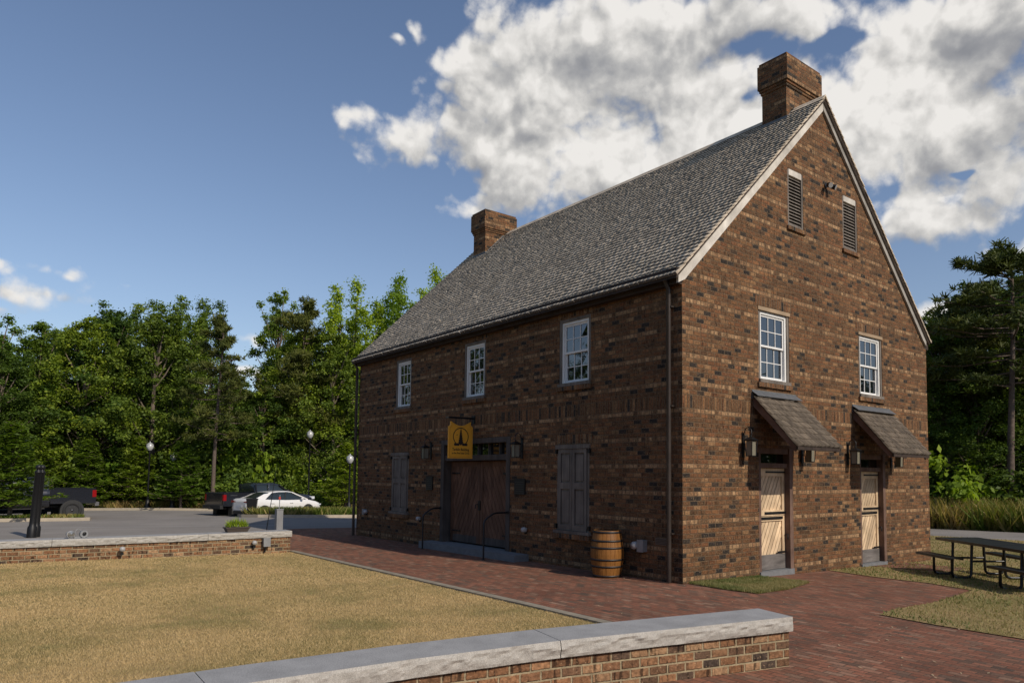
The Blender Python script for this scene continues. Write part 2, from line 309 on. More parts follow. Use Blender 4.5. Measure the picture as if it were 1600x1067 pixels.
# ---------------------------------------------------------------- mesh helpers
class MB:
    def __init__(s): s.v=[]; s.f=[]; s.uv=[]; s.r=[]; s.sm=[]; s.mi=[]; s.g=[]; s.gid=0; s.T=None
    def face(s,pts,uv=None,r=0.,sm=False,mi=0):
        pts=[Vector(p) for p in pts]
        if s.T: pts=[s.T@p for p in pts]
        b=len(s.v); s.v.extend(pts); s.f.append(list(range(b,b+len(pts)))); s.uv.append(uv); s.r.append(r); s.sm.append(sm); s.mi.append(mi); s.g.append(s.gid)
    def mesh(s,vs,fs,r=0.,sm=False,mi=0,uvs=None):
        vs=[Vector(p) for p in vs]
        if s.T: vs=[s.T@p for p in vs]
        b=len(s.v); s.v.extend(vs)
        for i,f in enumerate(fs):
            s.g.append(s.gid); s.f.append([b+k for k in f]); s.uv.append(uvs[i] if uvs else None); s.r.append(r); s.sm.append(sm); s.mi.append(mi)
    def box(s,a,b,r=0.,ax=None,o=(0,0,0),mi=0):
        s.gid+=1
        x0,y0,z0=[min(p,q) for p,q in zip(a,b)]; x1,y1,z1=[max(p,q) for p,q in zip(a,b)]
        c=[(x0,y0,z0),(x1,y0,z0),(x1,y1,z0),(x0,y1,z0),(x0,y0,z1),(x1,y0,z1),(x1,y1,z1),(x0,y1,z1)]
        if ax:
            U,V,N=[Vector(k) for k in ax]; O=Vector(o); c=[O+U*p[0]+V*p[1]+N*p[2] for p in c]
        fs=[(0,3,2,1),(4,5,6,7),(0,1,5,4),(1,2,6,5),(2,3,7,6),(3,0,4,7)]
        s.mesh(c,fs,r,mi=mi); return s
    def bar(s,p,q,w,h=None,up=(0,0,1),r=0.):
        p=Vector(p);q=Vector(q); d=(q-p); L=d.length; d.normalize(); h=h or w
        a=d.cross(Vector(up)); 
        if a.length<1e-4: a=d.cross(Vector((1,0,0)))
        a.normalize(); b=a.cross(d)
        return s.box((-w/2,-h/2,0),(w/2,h/2,L),r,ax=(a,b,d),o=p)
    def tube(s,pts,rad,n=8,cap=True,r=0.,sm=True):
        s.gid+=1
        pts=[Vector(p) for p in pts]; rads=rad if isinstance(rad,(list,tuple)) else [rad]*len(pts)
        rings=[]; prev=None
        for i,p in enumerate(pts):
            d=(pts[min(i+1,len(pts)-1)]-pts[max(i-1,0)]).normalized()
            if prev is None:
                a=d.orthogonal().normalized()
            else:
                a=(prev-d*prev.dot(d)).normalized()
            prev=a; b=d.cross(a)
            rings.append([p+(a*math.cos(2*math.pi*k/n)+b*math.sin(2*math.pi*k/n))*rads[i] for k in range(n)])
        vs=[q for g in rings for q in g]; fs=[]
        for i in range(len(rings)-1):
            for k in range(n): fs.append((i*n+k,i*n+(k+1)%n,(i+1)*n+(k+1)%n,(i+1)*n+k))
        s.mesh(vs,fs,r,sm)
        if cap:
            s.mesh(rings[0],[tuple(range(n))[::-1]],r); s.mesh(rings[-1],[tuple(range(n))],r)
        return s
    def lathe(s,prof,n=20,c=(0,0,0),ax=None,r=0.,sm=True):
        s.gid+=1
        U,V,N=[Vector(k) for k in (ax or ((1,0,0),(0,1,0),(0,0,1)))]; c=Vector(c)
        vs=[c+U*(rr*math.cos(2*math.pi*k/n))+V*(rr*math.sin(2*math.pi*k/n))+N*z for rr,z in prof for k in range(n)]
        fs=[(i*n+k,i*n+(k+1)%n,(i+1)*n+(k+1)%n,(i+1)*n+k) for i in range(len(prof)-1) for k in range(n)]
        s.mesh(vs,fs,r,sm)
        for i,fl in ((0,True),(len(prof)-1,False)):
            if prof[i][0]>1e-5:
                idx=list(range(n)); s.mesh(vs[i*n:(i+1)*n],[tuple(idx[::-1] if fl else idx)],r)
        return s
    def ball(s,c,rad,n=12,sc=(1,1,1)):
        s.gid+=1
        m=max(5,n//2); vs=[];fs=[]
        for i in range(m+1):
            th=math.pi*i/m
            for k in range(n):
                ph=2*math.pi*k/n; vs.append(Vector(c)+Vector((math.sin(th)*math.cos(ph)*sc[0],math.sin(th)*math.sin(ph)*sc[1],math.cos(th)*sc[2]))*rad)
        for i in range(m):
            for k in range(n): fs.append((i*n+k,(i+1)*n+k,(i+1)*n+(k+1)%n,i*n+(k+1)%n))
        s.mesh(vs,fs,0,True); return s
    def prism(s,poly,n0,n1,ax=((1,0,0),(0,1,0),(0,0,1)),o=(0,0,0),r=0.):
        s.gid+=1
        U,V,N=[Vector(k) for k in ax]; O=Vector(o); n=len(poly)
        a=[O+U*p[0]+V*p[1]+N*n0 for p in poly]; b=[O+U*p[0]+V*p[1]+N*n1 for p in poly]
        s.mesh(a+b,[tuple(range(n))[::-1],tuple(range(n,2*n))]+[(i,(i+1)%n,n+(i+1)%n,n+i) for i in range(n)],r); return s
    def each(s,name,mats,parent=None):
        for g in sorted(set(s.g)):
            m=MB(); idx=[i for i,x in enumerate(s.g) if x==g]; mp={}
            for i in idx:
                f=[]
                for k in s.f[i]:
                    if k not in mp: mp[k]=len(m.v); m.v.append(s.v[k])
                    f.append(mp[k])
                m.f.append(f); m.uv.append(s.uv[i]); m.r.append(s.r[i]); m.sm.append(s.sm[i]); m.mi.append(s.mi[i]); m.g.append(0)
            m.build(name,mats,parent)
    def build(s,name,mats,parent=None,loc=None):
        me=bpy.data.meshes.new(name); me.from_pydata([tuple(p) for p in s.v],[],s.f)
        if not isinstance(mats,(list,tuple)): mats=[mats]
        for m in mats: me.materials.append(m)
        me.polygons.foreach_set('use_smooth',s.sm); me.polygons.foreach_set('material_index',s.mi)
        uvl=me.uv_layers.new(name='UVMap'); me.update()
        k=0; data=np.zeros(len(me.loops)*2,dtype=np.float32); V3=s.v
        for f,uv in zip(s.f,s.uv):
            if uv is None:
                p0=V3[f[0]]; nn=Vector((0,0,0))
                for i in range(len(f)): nn+=V3[f[i]].cross(V3[f[(i+1)%len(f)]])
                if nn.length>0: nn.normalize()
                if abs(nn.z)>.9: uv=[(V3[i].x,V3[i].y) for i in f]
                else:
                    tu=Vector((-nn.y,nn.x,0)).normalized(); uv=[(V3[i].dot(tu),V3[i].z) for i in f]
            for q in uv: data[k]=q[0]; data[k+1]=q[1]; k+=2
        uvl.data.foreach_set('uv',data)
        at=me.attributes.new('rnd','FLOAT','FACE'); at.data.foreach_set('value',np.array(s.r,dtype=np.float32))
        o=bpy.data.objects.new(name,me); COL.objects.link(o)
        if parent: o.parent=parent
        if loc: o.location=loc
        return o
def npmesh(name,V,F,rnd,mats,parent=None,loc=None,smooth=False,mi=None):
    V=np.asarray(V,np.float32).reshape(-1,3); F=np.asarray(F,np.int32); k=F.shape[1]
    me=bpy.data.meshes.new(name); me.vertices.add(len(V)); me.vertices.foreach_set('co',V.ravel())
    me.loops.add(F.size); me.loops.foreach_set('vertex_index',F.ravel())
    me.polygons.add(len(F)); me.polygons.foreach_set('loop_start',np.arange(0,F.size,k,dtype=np.int32))
    if smooth: me.polygons.foreach_set('use_smooth',np.ones(len(F),bool))
    me.update(calc_edges=True)
    at=me.attributes.new('rnd','FLOAT','FACE'); at.data.foreach_set('value',np.asarray(rnd,np.float32))
    if not isinstance(mats,(list,tuple)): mats=[mats]
    for m in mats: me.materials.append(m)
    if mi is not None: me.polygons.foreach_set('material_index',np.asarray(mi,np.int32))
    o=bpy.data.objects.new(name,me); COL.objects.link(o)
    if parent: o.parent=parent
    if loc: o.location=loc
    return o
def tag(o,label=None,cat=None,group=None,kind=None):
    if label: o['label']=label
    if cat: o['category']=cat
    if group: o['group']=group
    if kind: o['kind']=kind
    return o
def empty(name,loc=(0,0,0),rz=0,**k):
    o=bpy.data.objects.new(name,None); o.empty_display_size=.2; COL.objects.link(o); o.location=loc; o.rotation_euler=(0,0,rz)
    tag(o,**k); return o
KIDS={}
def kids(o):
    return [c for c in bpy.data.objects if c.parent==o]
def dup(o,loc=None,rz=None,label=None,scale=None,group=None,parent=None):
    c=o.copy(); COL.objects.link(c); c.parent=parent
    for ch in kids(o): dup(ch,parent=c)
    if loc is not None: c.location=loc
    if rz is not None: c.rotation_euler=(0,0,rz)
    if scale is not None: c.scale=scale if isinstance(scale,tuple) else (scale,)*3
    if label: c['label']=label
    if group: c['group']=group
    return c

# ---------------------------------------------------------------- terrain
KX=[(-120,-.6),(-60,-.55),(-34,-.42),(-28,-.17),(-15,-.08),(0,0),(60,0)]
KY=[(-60,.4),(-30,.3),(-14,.15),(-10,.1),(-4,0),(0,0),(10,-.26),(22,-.3),(90,-.3)]
def G(x,y): return float(np.interp(x,[k[0] for k in KX],[k[1] for k in KX])+np.interp(y,[k[0] for k in KY],[k[1] for k in KY]))
def Gn(x,y): return np.interp(x,[k[0] for k in KX],[k[1] for k in KX])+np.interp(y,[k[0] for k in KY],[k[1] for k in KY])
def sheet(name,polys,off,m,thick=0,**k):
    bm=bmesh.new()
    for poly in (polys if isinstance(polys[0][0],(tuple,list)) else [polys]):
        vv=[bm.verts.new((x,y,0)) for x,y in poly]
        for a,b,c in tessellate_polygon([[Vector((x,y,0)) for x,y in poly]]): bm.faces.new((vv[a],vv[b],vv[c]))
    for ax,ks in ((0,KX),(1,KY)):
        for kk,_ in ks:
            co=[0,0,0]; co[ax]=kk; no=[0,0,0]; no[ax]=1
            bmesh.ops.bisect_plane(bm,geom=bm.verts[:]+bm.edges[:]+bm.faces[:],plane_co=co,plane_no=no,dist=1e-5)
    for v in bm.verts: v.co.z=G(v.co.x,v.co.y)+off
    bmesh.ops.recalc_face_normals(bm,faces=bm.faces[:])
    for f in bm.faces:
        if f.normal.z<0: f.normal_flip()
    if thick:
        r=bmesh.ops.extrude_face_region(bm,geom=bm.faces[:])
        for e in r['geom']:
            if isinstance(e,bmesh.types.BMVert): e.co.z-=thick
        bmesh.ops.recalc_face_normals(bm,faces=bm.faces[:])
    uv=bm.loops.layers.uv.new('UVMap')
    for f in bm.faces:
        for l in f.loops: l[uv].uv=(l.vert.co.x,l.vert.co.y)
    me=bpy.data.meshes.new(name); bm.to_mesh(me); bm.free(); me.materials.append(m)
    o=bpy.data.objects.new(name,me); COL.objects.link(o); tag(o,**k); return o
def inpoly(x,y,poly):
    x=np.asarray(x);y=np.asarray(y); r=np.zeros(x.shape,bool); n=len(poly)
    for i in range(n):
        x0,y0=poly[i]; x1,y1=poly[(i+1)%n]
        if y0==y1: continue
        c=((y0>y)!=(y1>y))&(x<(x1-x0)*(y-y0)/(y1-y0)+x0); r^=c
    return r
def vnoise(x,y,s,seed=0):
    rg=np.random.default_rng(seed); T=rg.random((64,64)); x=np.asarray(x)/s+1000; y=np.asarray(y)/s+1000
    xi=np.floor(x).astype(int);yi=np.floor(y).astype(int);fx=x-xi;fy=y-yi; fx=fx*fx*(3-2*fx);fy=fy*fy*(3-2*fy)
    a=T[xi%64,yi%64];b=T[(xi+1)%64,yi%64];c=T[xi%64,(yi+1)%64];d=T[(xi+1)%64,(yi+1)%64]
    return (a*(1-fx)+b*fx)*(1-fy)+(c*(1-fx)+d*fx)*fy
CAMXY=np.array([9.072,-10.453])
# ---------------------------------------------------------------- the ground
sheet('ground',[(-119,-59),(59,-59),(59,89),(-119,89)],-.03,M_SOIL,kind='structure')
WALLC=[(4.33,-3.47),(4.0,-4.85),(3.68,-6.2),(3.47,-7.5),(3.36,-8.7),(3.31,-10.2),(3.35,-13.5)]   # near low wall, centre line
PAVE=[(-18.55,-3.53),(4.3,-3.53),(4.0,-4.85),(3.68,-6.2),(3.47,-7.5),(3.36,-8.7),(3.31,-10.2),(3.35,-16),(17,-16),(17,8),(-14.4,8),(-14.4,14),(-18.55,14)]
sheet('paved_path',PAVE,0,M_PAVE,kind='structure')
sheet('side_path',[(0,6.9),(0,8.75),(1.45,8.85),(1.64,7.5),(1.0,7.1)],.02,M_PAVE,kind='structure')
LAWN=[(-10.4,-3.68),(4.2,-3.68),(3.95,-4.85),(3.65,-6.2),(3.45,-7.5),(3.34,-8.7),(3.3,-10.2),(3.3,-13.5),(-9.9,-14.5),(-10.35,-8.9),(-10.3,-6)]
LAWN2=[(-.0,5.0),(1.2,4.72),(2.31,4.75),(3.3,4.4),(3.62,1.98),(3.6,.75),(3.72,.02),(4.56,-.1),(5.7,-.12),(17,-.2),(30,8),(30,21.5),(-.9,20.0),(-4.1,19.7),(-18,18),(-30,17),(-16.5,14),(-14.4,14),(-14.4,10.3),(0,10.3)]
BED=[(.02,.14),(.9,.10),(1.5,.2),(1.45,1.2),(1.1,2.45),(.02,2.3)]
sheet('lawn',LAWN,.0,M_LAWN,kind='structure'); sheet('side_lawn',LAWN2,.012,M_LAWN,kind='structure'); sheet('corner_lawn',BED,.012,M_LAWN,kind='structure')
sheet('lawn_edging',[(-10.25,-3.68),(4.15,-3.68),(4.15,-3.53),(-10.25,-3.53)],.03,M_KERB,thick=.12,kind='structure')
ASPH=[(-18.55,14),(-18.55,-3.53),(-11.5,-3.53),(-11.4,-16),(-12,-58),(-47,-58),(-46.6,-6),(-42.3,2),(-39.5,6.5),(-38.5,14),(-30,30),(-26,30)]
sheet('car_park',ASPH,-.004,M_ASPH,kind='structure')
ISL1=[(-29.6,-30),(-29.45,-8),(-29.4,-6.3),(-29.7,-5.75),(-30.4,-5.6),(-31.6,-5.7),(-32.0,-6.3),(-32.1,-30)]
ISL2=[(-27.4,30),(-27.35,3),(-27.6,2.0),(-28.3,1.1),(-29.4,.65),(-30.4,.75),(-30.9,1.4),(-31,3),(-31,30)]
def shrink(p,d):
    c=np.mean(p,axis=0); out=[]
    n=len(p)
    for i in range(n):
        a=np.array(p[i-1]);b=np.array(p[i]);e=np.array(p[(i+1)%n])
        t1=(b-a)/np.linalg.norm(b-a);t2=(e-b)/np.linalg.norm(e-b)
        nn=np.array([-(t1+t2)[1],(t1+t2)[0]]);nn/=np.linalg.norm(nn)
        if np.dot(nn,c-b)<0 and False: nn=-nn
        out.append(nn)
    ar=sum(p[i][0]*p[(i+1)%n][1]-p[(i+1)%n][0]*p[i][1] for i in range(n))
    s=1 if ar>0 else -1
    return [tuple(np.array(p[i])+out[i]*d*s) for i in range(n)]
for q in (ISL1,ISL2):
    sheet('curb',q,.14,M_CONC,thick=.16,kind='structure'); sheet('island_ground',shrink(q,.22),.146,M_SOIL,kind='structure')
FAR=[(-47.2,-58),(-47.2,-6),(-42.9,2.2),(-40.1,6.7),(-39.1,14),(-31,30.5)]
FAR2=[(a+.35,b-.05) for a,b in FAR]
sheet('far_curb',FAR+FAR2[::-1],.13,M_CONC,thick=.16,kind='structure')
sheet('road',[(-40,14.2),(-14,18.35),(-4.1,19.75),(-.9,20.05),(30,22.9),(30,27.6),(-2.5,24.9),(-6,24.2),(-14,22.9),(-40,19)],-.006,M_ASPH,kind='structure')
M_LINE=mat('faded_white_line',(.34,.33,.31),.8)
sheet('lane_line',[(-23.2,-30),(-23.1,-30),(-23.3,-6),(-22.5,-3.3),(-21.0,-.5),(-21.1,-.45),(-22.65,-3.3),(-23.45,-6)],.0,M_LINE,kind='structure')

def blades(name,poly,n,h,wd,m,label=None,seed=1,near=True,off=0,bias=.5,scale=.9,**k):
    rg=np.random.default_rng(seed); P=np.array(poly); lo=P.min(0); hi=P.max(0)
    x=rg.uniform(lo[0],hi[0],n*6); y=rg.uniform(lo[1],hi[1],n*6); ok=inpoly(x,y,poly)
    d=np.hypot(x-CAMXY[0],y-CAMXY[1])
    if near: ok&=rg.random(len(x))<np.clip((9/np.maximum(d,1))**1.6,0.04,1)
    x=x[ok][:n];y=y[ok][:n];d=d[ok][:n]; n=len(x)
    z=Gn(x,y)+off-.004; a=rg.uniform(0,2*math.pi,n); hh=h*rg.uniform(.45,1.25,n); ww=wd*rg.uniform(.7,1.3,n)*np.clip(d/9,.8,2.2)
    lean=rg.uniform(.2,1.1,n)*hh; b=rg.uniform(0,2*math.pi,n)
    p=np.stack([x,y,z],1); s=np.stack([np.cos(a)*ww/2,np.sin(a)*ww/2,np.zeros(n)],1); tp=p+np.stack([np.cos(b)*lean,np.sin(b)*lean,hh],1)
    V=np.stack([p-s,p+s,tp],1).reshape(-1,3); F=np.arange(3*n).reshape(-1,3)
    g=vnoise(x,y,1.1,seed)*.55+vnoise(x,y,.32,seed+1)*.3+vnoise(x,y,.08,seed+2)*.15
    r=np.clip((g-bias)*1.9+rg.normal(.25,.2,n),0,1)
    o=npmesh(name,V,F,r,m); tag(o,kind='stuff',**k); return o
blades('lawn_grass',LAWN,620000,.026,.0055,M_GRASSD,seed=3,bias=.50)
blades('side_grass',[p for p in LAWN2],170000,.045,.011,M_GRASSG,seed=5,bias=.47,off=.012)
blades('corner_grass',BED,26000,.05,.008,M_GRASSG,seed=6,bias=.47,off=.012)
blades('island_grass',shrink(ISL2,.3),26000,.38,.035,M_WEED,seed=8,near=False,off=.14,bias=.25)
blades('island_turf',shrink(ISL1,.3),14000,.16,.035,M_WEED,seed=9,near=False,off=.14,bias=.2)

def litter():
    rg=np.random.default_rng(55); n=900; x=rg.uniform(-16,12,n); y=rg.uniform(-9,1.5,n); ok=inpoly(x,y,[(-16,-3.4),(4.4,-3.4),(4.4,-9),(12,-9),(12,1.4),(.2,1.4),(.2,-.1),(-16,-.1)])&~inpoly(x,y,BED)
    x=x[ok];y=y[ok];n=len(x); a=rg.uniform(0,6.28,n); s_=rg.uniform(.010,.028,n); z=Gn(x,y)+.006
    dx=np.cos(a)*s_;dy=np.sin(a)*s_
    V=np.stack([np.stack([x-dx,y-dy,z],1),np.stack([x+dy*.5,y-dx*.5,z+.004],1),np.stack([x+dx,y+dy,z+.008],1),np.stack([x-dy*.5,y+dx*.5,z+.004],1)],1).reshape(-1,3)
    m=mat('dead_leaf',(.36,.27,.16),.8); o=npmesh('leaf_litter',V,np.arange(n*4).reshape(-1,4),rg.random(n),m); tag(o,kind='stuff')
litter()
# ---------------------------------------------------------------- the brick house
L_,D_,HW,RZ=14.32,10.2,5.9,10.9        # front length, depth, wall height, ridge of brick
YR=4.98
house=empty('brick_house',(0,0,0),label='two storey brown brick house with steep wood shingle roof and two chimneys',cat='house')
def clip(poly,a,b,c):      # keep a*u+b*v<=c
    out=[]
    for i in range(len(poly)):
        p=poly[i];q=poly[(i+1)%len(poly)]; dp=a*p[0]+b*p[1]-c; dq=a*q[0]+b*q[1]-c
        if dp<=0: out.append(p)
        if dp*dq<0:
            t=dp/(dp-dq); out.append((p[0]+(q[0]-p[0])*t,p[1]+(q[1]-p[1])*t))
    return out
def wall(name,O,U,N,u0,u1,v0,v1,holes,roof=None,depth=.3,flip=False):
    """holes: (u0,u1,v0,v1[,depth])"""
    O=Vector(O);U=Vector(U);N=Vector(N); V=Vector((0,0,1)); m=MB()
    us=sorted({u0,u1,*[h[0] for h in holes],*[h[1] for h in holes]}); vs=sorted({v0,v1,*[h[2] for h in holes],*[h[3] for h in holes]})
    P=lambda u,v,n=0: O+U*u+V*v+N*n
    for i in range(len(us)-1):
        for j in range(len(vs)-1):
            cu=(us[i]+us[i+1])/2; cv=(vs[j]+vs[j+1])/2
            if any(h[0]<cu<h[1] and h[2]<cv<h[3] for h in holes): continue
            poly=[(us[i],vs[j]),(us[i+1],vs[j]),(us[i+1],vs[j+1]),(us[i],vs[j+1])]
            if roof:
                for r in roof: poly=clip(poly,*r) if poly else poly
            if len(poly)>2: m.face([P(*p) for p in poly],[(p[0],p[1]) for p in poly])
    for h in holes:
        a,b,c,d=h[:4]; dp=h[4] if len(h)>4 else .12
        for (p,q) in (((a,c),(b,c)),((b,c),(b,d)),((b,d),(a,d)),((a,d),(a,c))):
            if p[0]==q[0]: uv=[(p[0],p[1]),(q[0],q[1]),(q[0]+dp,q[1]),(p[0]+dp,p[1])]
            else: uv=[(p[0],p[1]),(q[0],q[1]),(q[0],q[1]+dp),(p[0],p[1]+dp)]
            m.face([P(*p),P(*q),P(*q,-dp),P(*p,-dp)],uv)
    return m.build(name,M_BRICK,house)
ROOFL=[(-.987*1,1,5.98-.03),(.987,1,5.98+.987*9.96-.03)]   # v<=5.95+.987u ; v<=15.78-.987u
FW=[(-3.654,-2.581),(-7.688,-6.656),(-11.656,-10.667)]  # upper front windows
FRH=[(a,b,3.97,5.50,.10) for a,b in FW]+[(-3.68,-2.60,.70,2.63,.10),(-11.80,-10.72,.76,2.60,.10),(-8.80,-5.50,.0,2.93,.30)]
wall('front_wall',(0,0,0),(1,0,0),(0,-1,0),-L_,0,-.4,HW+.1,FRH)
GW=[(2.41,3.54),(6.53,7.69)]
GH=[(a,b,3.97,5.57,.12) for a,b in GW]+[(3.55,4.17,7.56,8.88,.10),(5.88,6.56,7.52,8.86,.10),(2.38,3.60,-.4,2.60,.16),(6.48,7.72,-.4,2.56,.16)]
wall('gable_wall',(0,0,0),(0,1,0),(1,0,0),0,D_-.0,-.5,11.2,GH,ROOFL)
wall('rear_wall',(-L_,D_,0),(1,0,0),(0,1,0),0,L_,-.7,HW+.1,[])
wall('far_gable_wall',(-L_,0,0),(0,1,0),(-1,0,0),0,D_,-.7,11.2,[],ROOFL)

# windows
AXF=((1,0,0),(0,0,1),(0,-1,0)); AXG=((0,1,0),(0,0,1),(1,0,0))
def window(ax,u0,u1,v0,v1,header=False,nb='window'):
    U,V,N=ax
    def o(u,v,n): return Vector(U)*u+Vector(V)*v+Vector(N)*n
    m=MB(); cw=.075
    B=lambda m,a,b,c,d,e,f,r=0: m.box((a,c,e),(b,d,f),r,ax=ax)
    B(m,u0,u0+cw,v0,v1,-.10,-.012); B(m,u1-cw,u1,v0,v1,-.10,-.012); B(m,u0+cw,u1-cw,v1-cw,v1,-.10,-.012)
    B(m,u0-.0,u1+.0,v0,v0+.07,-.0115,.045) ; B(m,u0+cw,u1-cw,v0,v0+.068,-.10,-.012)
    casing=m.build('window',M_GWOOD,house)
    if header:
        m=MB(); B(m,u0-.02,u1+.02,v1-.065,v1+.012,-.06,.018); m.build('header_board',M_HEAD,casing)
    # white frame
    a,b,c,d=u0+cw,u1-cw,v0+.07,v1-cw; fw=.06
    m=MB(); B(m,a,a+fw,c,d,-.15,-.035); B(m,b-fw,b,c,d,-.15,-.035); B(m,a+fw,b-fw,d-fw,d,-.15,-.035); B(m,a+fw,b-fw,c,c+.035,-.15,-.03)
    m.build('frame',M_WHITE,casing)
    a+=fw;b-=fw;d-=fw;c+=.035; mid=(c+d)/2+.01
    for k,(y0,y1,n) in enumerate(((mid-.02,d,-.06),(c,mid+.02,-.095))):
        m=MB(); sw=.042
        B(m,a,a+sw,y0,y1,n-.03,n); B(m,b-sw,b,y0,y1,n-.03,n); B(m,a+sw,b-sw,y1-sw,y1,n-.03,n); B(m,a+sw,b-sw,y0,y0+sw,n-.03,n)
        iw=(b-a-2*sw)
        for q in (1,2):
            x=a+sw+iw*q/3; B(m,x-.009,x+.009,y0+sw,y1-sw,n-.026,n-.003)
        yy=(y0+y1)/2; B(m,a+sw,b-sw,yy-.009,yy+.009,n-.0255,n-.0035)
        m.build('sash',M_WHITE,casing)
        m=MB(); 
        for q in range(3):
            for s_ in range(2):
                x0=a+sw+iw*q/3+.004; x1=a+sw+iw*(q+1)/3-.004; z0=y0+sw if s_==0 else yy; z1=yy if s_==0 else y1-sw
                j=lambda: random.uniform(-.0018,.0018)
                m.face([o(x0,z0,n-.016+j()),o(x1,z0,n-.016+j()),o(x1,z1,n-.016+j()),o(x0,z1,n-.016+j())])
        m.build('pane',M_GLASS,casing)
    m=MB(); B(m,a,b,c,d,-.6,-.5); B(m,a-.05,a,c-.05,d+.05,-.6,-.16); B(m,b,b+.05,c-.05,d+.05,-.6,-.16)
    m.build('dark_room_box',mat('room_dark',(.02,.02,.02),.9) if 'room_dark' not in bpy.data.materials else bpy.data.materials['room_dark'],casing)  # near-black box behind the panes, stands in for the unlit room
    # brick sill (rowlock)
    return casing
def brick_sill(ax,u0,u1,v1,h=.1,n=.05):
    m=MB(); m.box((u0-.05,v1-h,-.02),(u1+.05,v1-.004,n),ax=ax)
    # rowlock uv
    for i,f in enumerate(m.f):
        P=[m.v[k] for k in f]; m.uv[i]=[(p.dot(Vector(ax[1]))*.0+.0+ (p.dot(Vector(ax[1])) -v1)*1.6, p.dot(Vector(ax[0]))) for p in P]
    return m.build('brick_sill',M_ROWL,house)
M_ROWL=brick_mat('brick_rowlock',BR,(.20,.15,.10),kind='plain',BLn=.5,gain=1.2)
def lintel(ax,u0,u1,v0,h=.2):
    m=MB(); m.box((u0-.1,v0+.015,-.01),(u1+.1,v0+.015+h,.004),ax=ax)
    for i,f in enumerate(m.f):
        P=[m.v[k] for k in f]; m.uv[i]=[(p.dot(Vector(ax[1]))-v0-.015,p.dot(Vector(ax[0]))) for p in P]
    return m.build('soldier_lintel',M_ROWL2,house)
M_ROWL2=brick_mat('brick_soldier_course',BR,(.20,.15,.10),kind='plain',BLn=2.0)
for a,b in FW: window(AXF,a,b,3.97,5.50); brick_sill(AXF,a,b,3.97); lintel(AXF,a,b,5.50)
for a,b in GW: window(AXG,a,b,3.97,5.57,True); brick_sill(AXG,a,b,3.97); lintel(AXG,a,b,5.58)
# louvres
for a,b,c,d in ((3.55,4.17,7.56,8.88),(5.88,6.56,7.52,8.86)):
    m=MB(); B=lambda a_,b_,c_,d_,e,f: m.box((a_,c_,e),(b_,d_,f),ax=AXG)
    B(a,a+.06,c,d,-.1,-.01); B(b-.06,b,c,d,-.1,-.01); B(a+.06,b-.06,c,c+.06,-.1,-.01)
    lo=m.build('louver',M_GWOOD,house)
    m=MB(); m.box((a+.06,d-.14,-.1),(b-.06,d,-.004),ax=AXG); m.build('header_board',M_RAKE,lo)
    m=MB(); n=15; hh=(d-.14-c-.06)/n
    for i in range(n):
        z=c+.06+hh*i
        m.prism([(-.09,hh*1.25),(-.082,hh*1.25+.0),(-.018,.004),(-.026,.0)],a+.062,b-.062,ax=((1,0,0),(0,0,1),(0,1,0)),o=(0,0,z+.004))
    m.build('slat',M_GWOOD,lo)
    m=MB(); m.box((a+.03,c+.03,-.12),(b-.03,d-.03,-.105),ax=AXG); m.build('backing',M_BLACKM,lo)
    brick_sill(AXG,a,b,c,.09)
# ground floor shutters (closed, two leaves of two panels)
def shutters(u0,u1,v0,v1):
    m=MB(); B=lambda a_,b_,c_,d_,e,f: m.box((a_,c_,e),(b_,d_,f),ax=AXF)
    B(u0,u0+.06,v0,v1,-.10,.004); B(u1-.06,u1,v0,v1,-.10,.004); B(u0-.03,u1+.03,v1-.055,v1+.035,-.09,.05); B(u0-.05,u1+.05,v0-.005,v0+.06,-.095,.075)
    fr=m.build('shuttered_window',M_GWOOD,house)
    for k in range(2):
        a=u0+.065+(u1-u0-.13)/2*k+.004; b=a+(u1-u0-.13)/2-.012
        m=MB(); c=v0+.065; d=v1-.06; st=.075; mid=(c+d)/2+.08
        B(a,a+st,c,d,-.05,.03); B(b-st,b,c,d,-.05,.03)
        for y0,y1 in ((c,c+.12),(mid-.07,mid+.07),(d-.09,d)): B(a+st,b-st,y0,y1,-.05,.029)
        for y0,y1 in ((c+.12,mid-.07),(mid+.07,d-.09)):
            B(a+st,b-st,y0,y1,-.05,-.008); B(a+st+.035,b-st-.035,y0+.045,y1-.045,-.008,.014)
        lf=m.build('shutter',M_GWOOD,fr)
    m=MB()
    for y in (v0+.1,v1-.16):
        for u in (u0-.03,u1+.0): B(u,u+.05,y,y+.09,.005,.055)
    m.each('hinge',M_BLACKM,fr)
    m=MB(); brick_sill(AXF,u0-.05,u1+.05,v0-.005,.11,.09)
shutters(-3.68,-2.60,.72,2.63); shutters(-11.80,-10.72,.78,2.60)
lintel(AXF,-3.68,-2.6,2.67); lintel(AXF,-11.8,-10.72,2.64)
